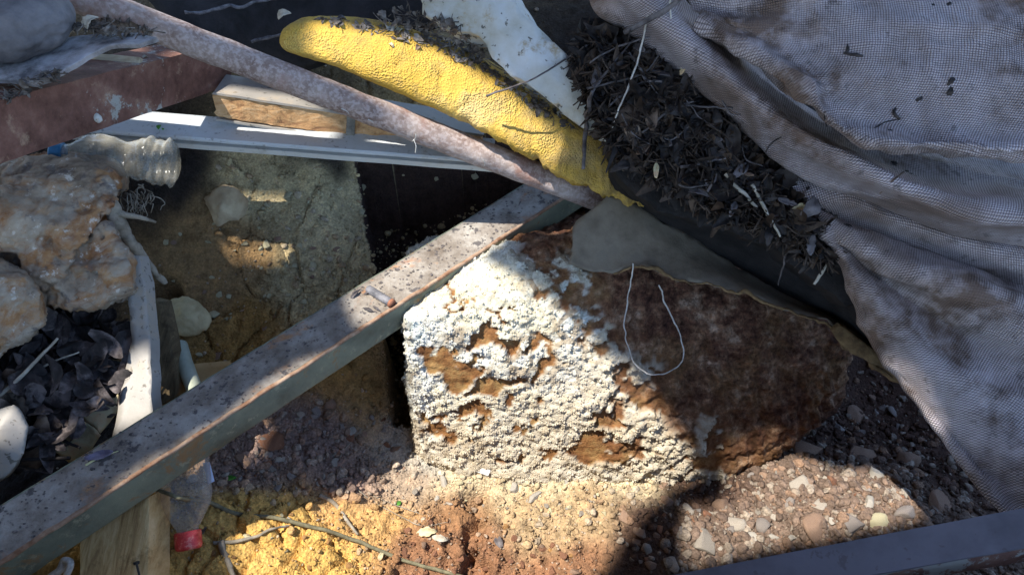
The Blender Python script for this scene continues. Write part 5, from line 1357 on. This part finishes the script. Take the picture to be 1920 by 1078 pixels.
def stone(px, py, rpx, k, label, group=None, flat=.7, sink=.25, asp=None):
    p = on_ground(px, py); s = rpx * depth_of(p) / FPX * 1.12
    o = bpy.data.objects.new('stone', protos[k, rng.randint(5)]); COL.objects.link(o)
    ax = asp or (rng.uniform(.8, 1.25), rng.uniform(.8, 1.2))
    o.scale = (s * ax[0], s * ax[1], s * flat)
    o.rotation_euler = (rng.normal(0, .25), rng.normal(0, .25), rng.uniform(0, 6.28) if asp is None else 0)
    o.location = (float(p[0]), float(p[1]), float(p[2] + s * flat * (.6 - sink)))
    return tag(o, label, 'stone' if k not in 'or' else 'clod', group)
BIG = [(1322, 1018, 30, 'p', 'pale flat angular stone in the lit rubble, leftmost big one by the bar'), (1530, 992, 34, 'b', 'brown cone shaped clod rising in front of the steel bar'), (1500, 910, 17, 'p', 'pale oval stone lying on top of the lit rubble'), (1560, 905, 19, 'r', 'flat reddish stone right of the pale oval one'),
       (1482, 942, 15, 'g', 'grey angular stone below the pale oval one'), (1535, 948, 17, 'p', 'pale long stone in the middle of the lit rubble'), (1600, 985, 22, 'g', 'pinkish grey stone beside the brown cone shaped clod'), (1648, 982, 26, 'y', 'yellowish flat stone against the steel bar'), (1700, 965, 24, 'g', 'bluish grey flat stone near the tarpaulin end of the bar'),
       (1760, 945, 26, 'b', 'dark brown clod at the right end of the lit rubble'), (1630, 945, 17, 'w', 'whitish pitted stone in the right part of the lit rubble'), (1700, 925, 13, 'w', 'white knobbly pebble near the right end of the lit rubble'), (1640, 892, 14, 'w', 'white stone at the shadow edge of the lit rubble'), (1610, 885, 17, 'b', 'brown stone at the shadow edge of the lit rubble'),
       (1485, 1010, 13, 'w', 'white crumpled lump touching the steel bar left of the brown clod'), (1375, 985, 18, 'p', 'pale grey split stone above the leftmost big one'), (1410, 1010, 16, 'w', 'whitish angular stone in the lower lit rubble'), (1430, 985, 20, 'g', 'grey overhanging stone in the lower lit rubble'), (1325, 965, 13, 'r', 'pinkish stone at the upper left corner of the lit rubble'),
       (1352, 945, 18, 'b', 'dark angular stone in the shadow just above the lit rubble'), (1252, 940, 15, 'b', 'dark rounded stone in the shadow near the lit ground'), (1620, 860, 26, 'b', 'rounded brown stone in the shade behind the lit rubble'), (1700, 870, 24, 'b', 'large dark stone in the shade near the tarpaulin'), (1605, 778, 22, 'b', 'reddish brown stone deep in the shade right of the boulder'),
       (1510, 842, 28, 'b', 'long brown stone in the shade behind the lit rubble'), (1572, 805, 17, 'g', 'dull grey stone in the shade right of the boulder'), (1200, 1000, 20, 'b', 'brown stone in the shadow beside the lit ground, lower'), (1170, 970, 15, 'b', 'small brown stone in the shadow edge'), (1275, 1000, 16, 'g', 'dark grey stone in the shadow left of the lit rubble'),
       (1215, 1030, 13, 'p', 'pale stone in the shadow near the bottom edge'), (1260, 1060, 14, 'p', 'pale stone in the shadow just above the steel bar'), (832, 903, 13, 'w', 'white angular pebble left of the bright flake'), (778, 922, 11, 'p', 'pale flat pebble below the white angular one'), (965, 917, 12, 'w', 'white square pebble in the pale grit'), (1000, 932, 13, 'w', 'long white pebble in the pale grit'),
       (985, 905, 9, 'y', 'yellowish pebble in the pale grit right of the flake'), (592, 772, 13, 'g', 'rounded grey stone at the top of the gravel bank'), (565, 777, 12, 'p', 'pale oval stone at the top left of the gravel bank'), (620, 758, 16, 'b', 'brown lump at the foot of the earth wall'), (512, 828, 28, 'r', 'large reddish clod in the shaded gravel'), (455, 870, 18, 'b', 'brown flat stone in the gravel near the beam'),
       (660, 808, 10, 'w', 'bluish white chip in the gravel'), (630, 870, 12, 'w', 'greenish white chip in the middle of the gravel'), (420, 880, 9, 'w', 'white pebble beside the green leaf, the upper one'), (423, 890, 8, 'w', 'white pebble touching the green leaf'), (510, 880, 9, 'p', 'pale round pebble in the lower gravel'), (545, 895, 12, 'g', 'grey stone in the lower gravel'),
       (374, 666, 10, 'y', 'pale yellow pebble under the big yellow stone'), (408, 668, 11, 'b', 'brown knob beside the pale yellow pebble on the slope'), (412, 552, 9, 'y', 'pale pebble on the rear slope, left of a touching pair'), (428, 556, 8, 'y', 'pale pebble on the rear slope, right of a touching pair'), (404, 590, 10, 'y', 'pale flat chip just right of the big yellow stone'), (425, 598, 7, 'y', 'small pale chip on the rear slope near the yellow stone'),
       (500, 458, 11, 'y', 'pale oval pebble in the upper middle of the rear slope'), (562, 462, 9, 'y', 'pale pebble near the middle of the rear slope'), (552, 500, 10, 'y', 'pale angular pebble in the middle of the rear slope'), (460, 458, 8, 'y', 'small pale pebble left of the oval one on the rear slope'), (540, 370, 16, 'y', 'pale flat stone at the top of the rear slope'), (500, 385, 12, 'y', 'pale pebble at the upper left of the rear slope'),
       (890, 330, 11, 'y', 'olive pebble under the frame bar near the pipe'), (680, 350, 12, 'y', 'pale olive pebble at the top of the rear slope near the shadow')]
for x, y, r0, k, lb in BIG: stone(x, y, r0, k, lb, flat=.62, sink=.42)
LAND = [('pale oval stone', 1500, 910), ('brown cone shaped clod', 1530, 992), ('yellowish flat stone by the bar', 1648, 982), ('leftmost big pale stone by the bar', 1322, 1018), ('dark brown clod by the tarpaulin', 1760, 945), ('whitish pitted stone', 1630, 945), ('grey overhanging stone', 1430, 985), ('reddish clod in the gravel', 512, 828), ('rounded grey stone atop the gravel bank', 592, 772), ('greenish white chip', 630, 870), ('green leaf on the gravel', 432, 899),
        ('long brown stone behind the lit rubble', 1510, 842), ('rounded brown stone behind the rubble', 1620, 860), ('dark stone near the tarpaulin', 1700, 870), ('reddish stone deep in the shade', 1605, 778), ('dark angular stone by the lit rubble', 1352, 945), ('dark grey stone left of the rubble', 1275, 1000), ('bright white flake', 888, 882), ('white square pebble', 965, 917), ('boulder foot shadow edge', 1220, 890), ('long white pebble', 1000, 932),
        ('big yellow stone', 345, 590), ('angular pebble on the slope', 552, 500), ('pale oval pebble on the slope', 500, 458), ('tan half shaded stone', 425, 400), ('pale flat stone atop the slope', 540, 370), ('rusty bolt', 710, 555), ('red bottle cap', 358, 1005), ('short grey stick on the clay', 640, 960), ('pale dry leaf by the stem', 715, 1045), ('tan dry leaf by the hole', 800, 1000), ('grey green leaf bit', 935, 1018), ('bright lit grit', 1050, 960)]
from collections import Counter
made = Counter()
def where(x, y):
    nm, lx, ly = min(LAND, key=lambda q: (q[1] - x) ** 2 + (q[2] - y) ** 2)
    dx, dy = x - lx, y - ly
    far = math.hypot(dx, dy) > 48
    side = ('right of' if dx > 0 else 'left of') if abs(dx) > abs(dy) * 1.6 else ('below' if dy > 0 else 'above') if abs(dy) > abs(dx) * 1.6 else ('below right of' if dx > 0 else 'below left of') if dy > 0 else ('above right of' if dx > 0 else 'above left of')
    return ('well ' if far else 'close ') + side + ' the ' + nm
n_ = 0
ZS = [([(1300, 960), (1385, 870), (1450, 850), (1560, 890), (1740, 935), (1790, 950), (1560, 1020), (1300, 1062)], 70, (4, 10), 'pppggbbrw', 'small {} stone in the lit rubble beside the steel bar', 'stones in the lit rubble'),
      ([(1250, 900), (1400, 860), (1520, 780), (1640, 700), (1760, 850), (1840, 930), (1780, 930), (1560, 880), (1450, 850), (1380, 880), (1310, 950), (1290, 1060), (1150, 1060)], 55, (4, 11), 'bbbggpr', 'small {} stone in the dark shade right of the boulder', 'stones in the shade'),
      ([(560, 765), (700, 765), (770, 830), (760, 890), (640, 915), (400, 930), (420, 880), (520, 800)], 70, (4, 10), 'ggbbppr', 'small {} stone in the gravel below the beam', 'stones in the gravel'),
      ([(790, 880), (1000, 905), (1200, 890), (1220, 920), (1100, 1000), (900, 960), (780, 930)], 34, (3, 8), 'wppyy', 'small {} pebble in the pale grit before the boulder', 'pebbles in the pale grit'),
      ([(300, 450), (560, 340), (900, 320), (680, 370), (690, 510), (500, 640), (360, 650), (330, 560)], 50, (3.5, 8), 'yyyyb', 'small {} pebble on the rear earth slope', 'pebbles on the rear slope'),
      ([(300, 1050), (420, 960), (600, 930), (760, 1040), (700, 1078)], 22, (4, 9), 'ooyo', 'small {} lump on the cracked yellow earth', 'lumps on the yellow earth'),
      ([(720, 960), (1080, 1000), (1090, 1078), (780, 1078)], 34, (5, 12), 'rrrob', 'small {} lump of soil at the bottom of the pit', 'lumps of reddish soil')]
for poly, cnt, (a_, b_), ks, lb, gp in ZS:
    xs = [p[0] for p in poly]; ys = [p[1] for p in poly]; c = 0
    while c < cnt:
        x, y = rng.uniform(min(xs), max(xs)), rng.uniform(min(ys), max(ys))
        if not inside(np.array([x]), np.array([y]), poly)[0]: continue
        k = ks[rng.randint(len(ks))]
        rr = a_ + (b_ - a_) * rng.uniform() ** 1.6
        stone(x, y, rr, k, ('tiny ' if rr < a_ + (b_ - a_) * .25 else 'small ' if rr < a_ + (b_ - a_) * .6 else 'larger ') + KIND[k] + (' lump ' if 'lump' in lb else ' pebble ' if 'pebble' in lb else ' stone ') + where(x, y), KIND[k] + ' ' + gp, sink=.42); c += 1
# ------------------------------------------------------------------ added unseen shade mask overhead: its holes shape the sunlit patches
LIT = [  # outlines of the sunlit patches; each is carried back along the sun to cut its hole in the mask
    [(765, 590), (800, 560), (905, 500), (950, 520), (1010, 562), (1075, 615), (1130, 685), (1210, 745), (1262, 805), (1292, 868), (1242, 912), (1172, 985), (1122, 1055), (1095, 1085), (900, 1085), (650, 1085), (470, 1085), (450, 1010), (480, 985), (600, 962), (730, 880), (790, 815), (785, 700)],
    [(1378, 872), (1430, 850), (1500, 862), (1560, 888), (1650, 892), (1720, 925), (1775, 942), (1740, 950), (1600, 978), (1296, 1042), (1296, 962), (1370, 947)],
    [(655, 552), (800, 462), (945, 373), (1017, 393), (900, 475), (800, 545), (690, 612)],
    [(185, 262), (232, 216), (560, 226), (645, 268), (722, 294), (690, 300), (300, 275)],
    [(400, 172), (422, 136), (568, 190), (625, 245), (600, 246), (408, 218)],
    [(150, 862), (214, 745), (222, 700), (240, 690), (283, 664), (284, 770), (210, 800)],
    [(600, 55), (690, 62), (790, 92), (880, 140), (960, 195), (1040, 270), (1010, 305), (930, 268), (850, 228), (760, 188), (670, 145), (596, 112)],
    [(-20, 800), (30, 765), (42, 778), (0, 812)],
]
MASK_Z = 3.0
bpy.context.view_layer.update()
dg = bpy.context.evaluated_depsgraph_get()
def on_plane(px, py, P0, N_):
    r = FW + RT * ((px - 960) / FPX) + UP * ((539 - py) / FPX)
    return CAM + r * (np.dot(P0 - CAM, N_) / np.dot(r, N_))
PLANE = {2: (A, Hv), 3: (A3, H3), 4: (A4, W4)}
def carried(px, py, q):
    """the point of the roof on the sun's way to the surface seen at (px, py), or None if something else is in that way"""
    r = Vector([float(c) for c in FW + RT * ((px - 960) / FPX) + UP * ((539 - py) / FPX)])
    hit, loc, *_ = S.ray_cast(dg, Vector([float(c) for c in CAM]), r.normalized())
    if not hit: return None
    p = np.array(loc)
    if q in PLANE and abs(np.dot(p - PLANE[q][0], PLANE[q][1])) > .02: return None
    up_ = Vector([float(c) for c in SUN])
    if S.ray_cast(dg, Vector([float(c) for c in p + SUN * .012]), up_)[0]: return None
    return (p + SUN * ((MASK_Z - p[2]) / SUN[2]))[:2]
pts = []
for q, pl_ in enumerate(LIT):
    xs = [p[0] for p in pl_]; ys = [p[1] for p in pl_]
    mx, my = np.meshgrid(np.arange(min(xs), max(xs), 4.0), np.arange(min(ys), max(ys), 4.0))
    ok = inside(mx, my, pl_)
    for x, y in zip(mx[ok], my[ok]):
        c = carried(x, y, q)
        if c is not None: pts.append(c)
pts = np.array(pts)
CELL = .007
lo = pts.min(0) - CELL * 4; hi = pts.max(0) + CELL * 4
nx_, ny_ = [int(v) + 1 for v in (hi - lo) / CELL]
cnt = np.zeros((ny_, nx_))
ij = ((pts - lo) / CELL).astype(int)
np.add.at(cnt, (ij[:, 1], ij[:, 0]), 1)
near = sum(np.roll(np.roll(cnt, a, 0), b, 1) for a in (-1, 0, 1) for b in (-1, 0, 1))
keep = near < 5                                   # cells of the mask that remain; the others are cut out
VX = lo[0] + CELL * np.arange(nx_ + 1); VY = lo[1] + CELL * np.arange(ny_ + 1)
GXr, GYr = np.meshgrid(VX, VY)
RVt = np.stack([GXr.ravel(), GYr.ravel(), np.full(GXr.size, MASK_Z)], 1)
RFc = grid_faces(ny_ + 1, nx_ + 1)[keep.ravel()]
c_ = pts.mean(0)
x0, x1, y0, y1 = c_[0] - 5.0, c_[0] + 1.9, c_[1] - 4.5, c_[1] + 4.5
n0 = len(RVt); a0, a1, b0_, b1__ = VX[0], VX[-1], VY[0], VY[-1]
RVt = np.vstack([RVt, [(x, y, MASK_Z) for x, y in ((x0, y0), (x1, y0), (x1, y1), (x0, y1), (a0, b0_), (a1, b0_), (a1, b1__), (a0, b1__))]])
RFc = np.vstack([RFc, [(n0 + a, n0 + b, n0 + c, n0 + d) for a, b, c, d in ((0, 1, 5, 4), (1, 2, 6, 5), (2, 3, 7, 6), (3, 0, 4, 7))]])
o = obj('shade_mask', RVt, RFc, m_simple('shade mask', (.10, .09, .085), (.2, .19, .18), 5, .9), smooth=False, centre=False)  # unseen sheet added only to block sun and sky light
tag(o, kind='structure')
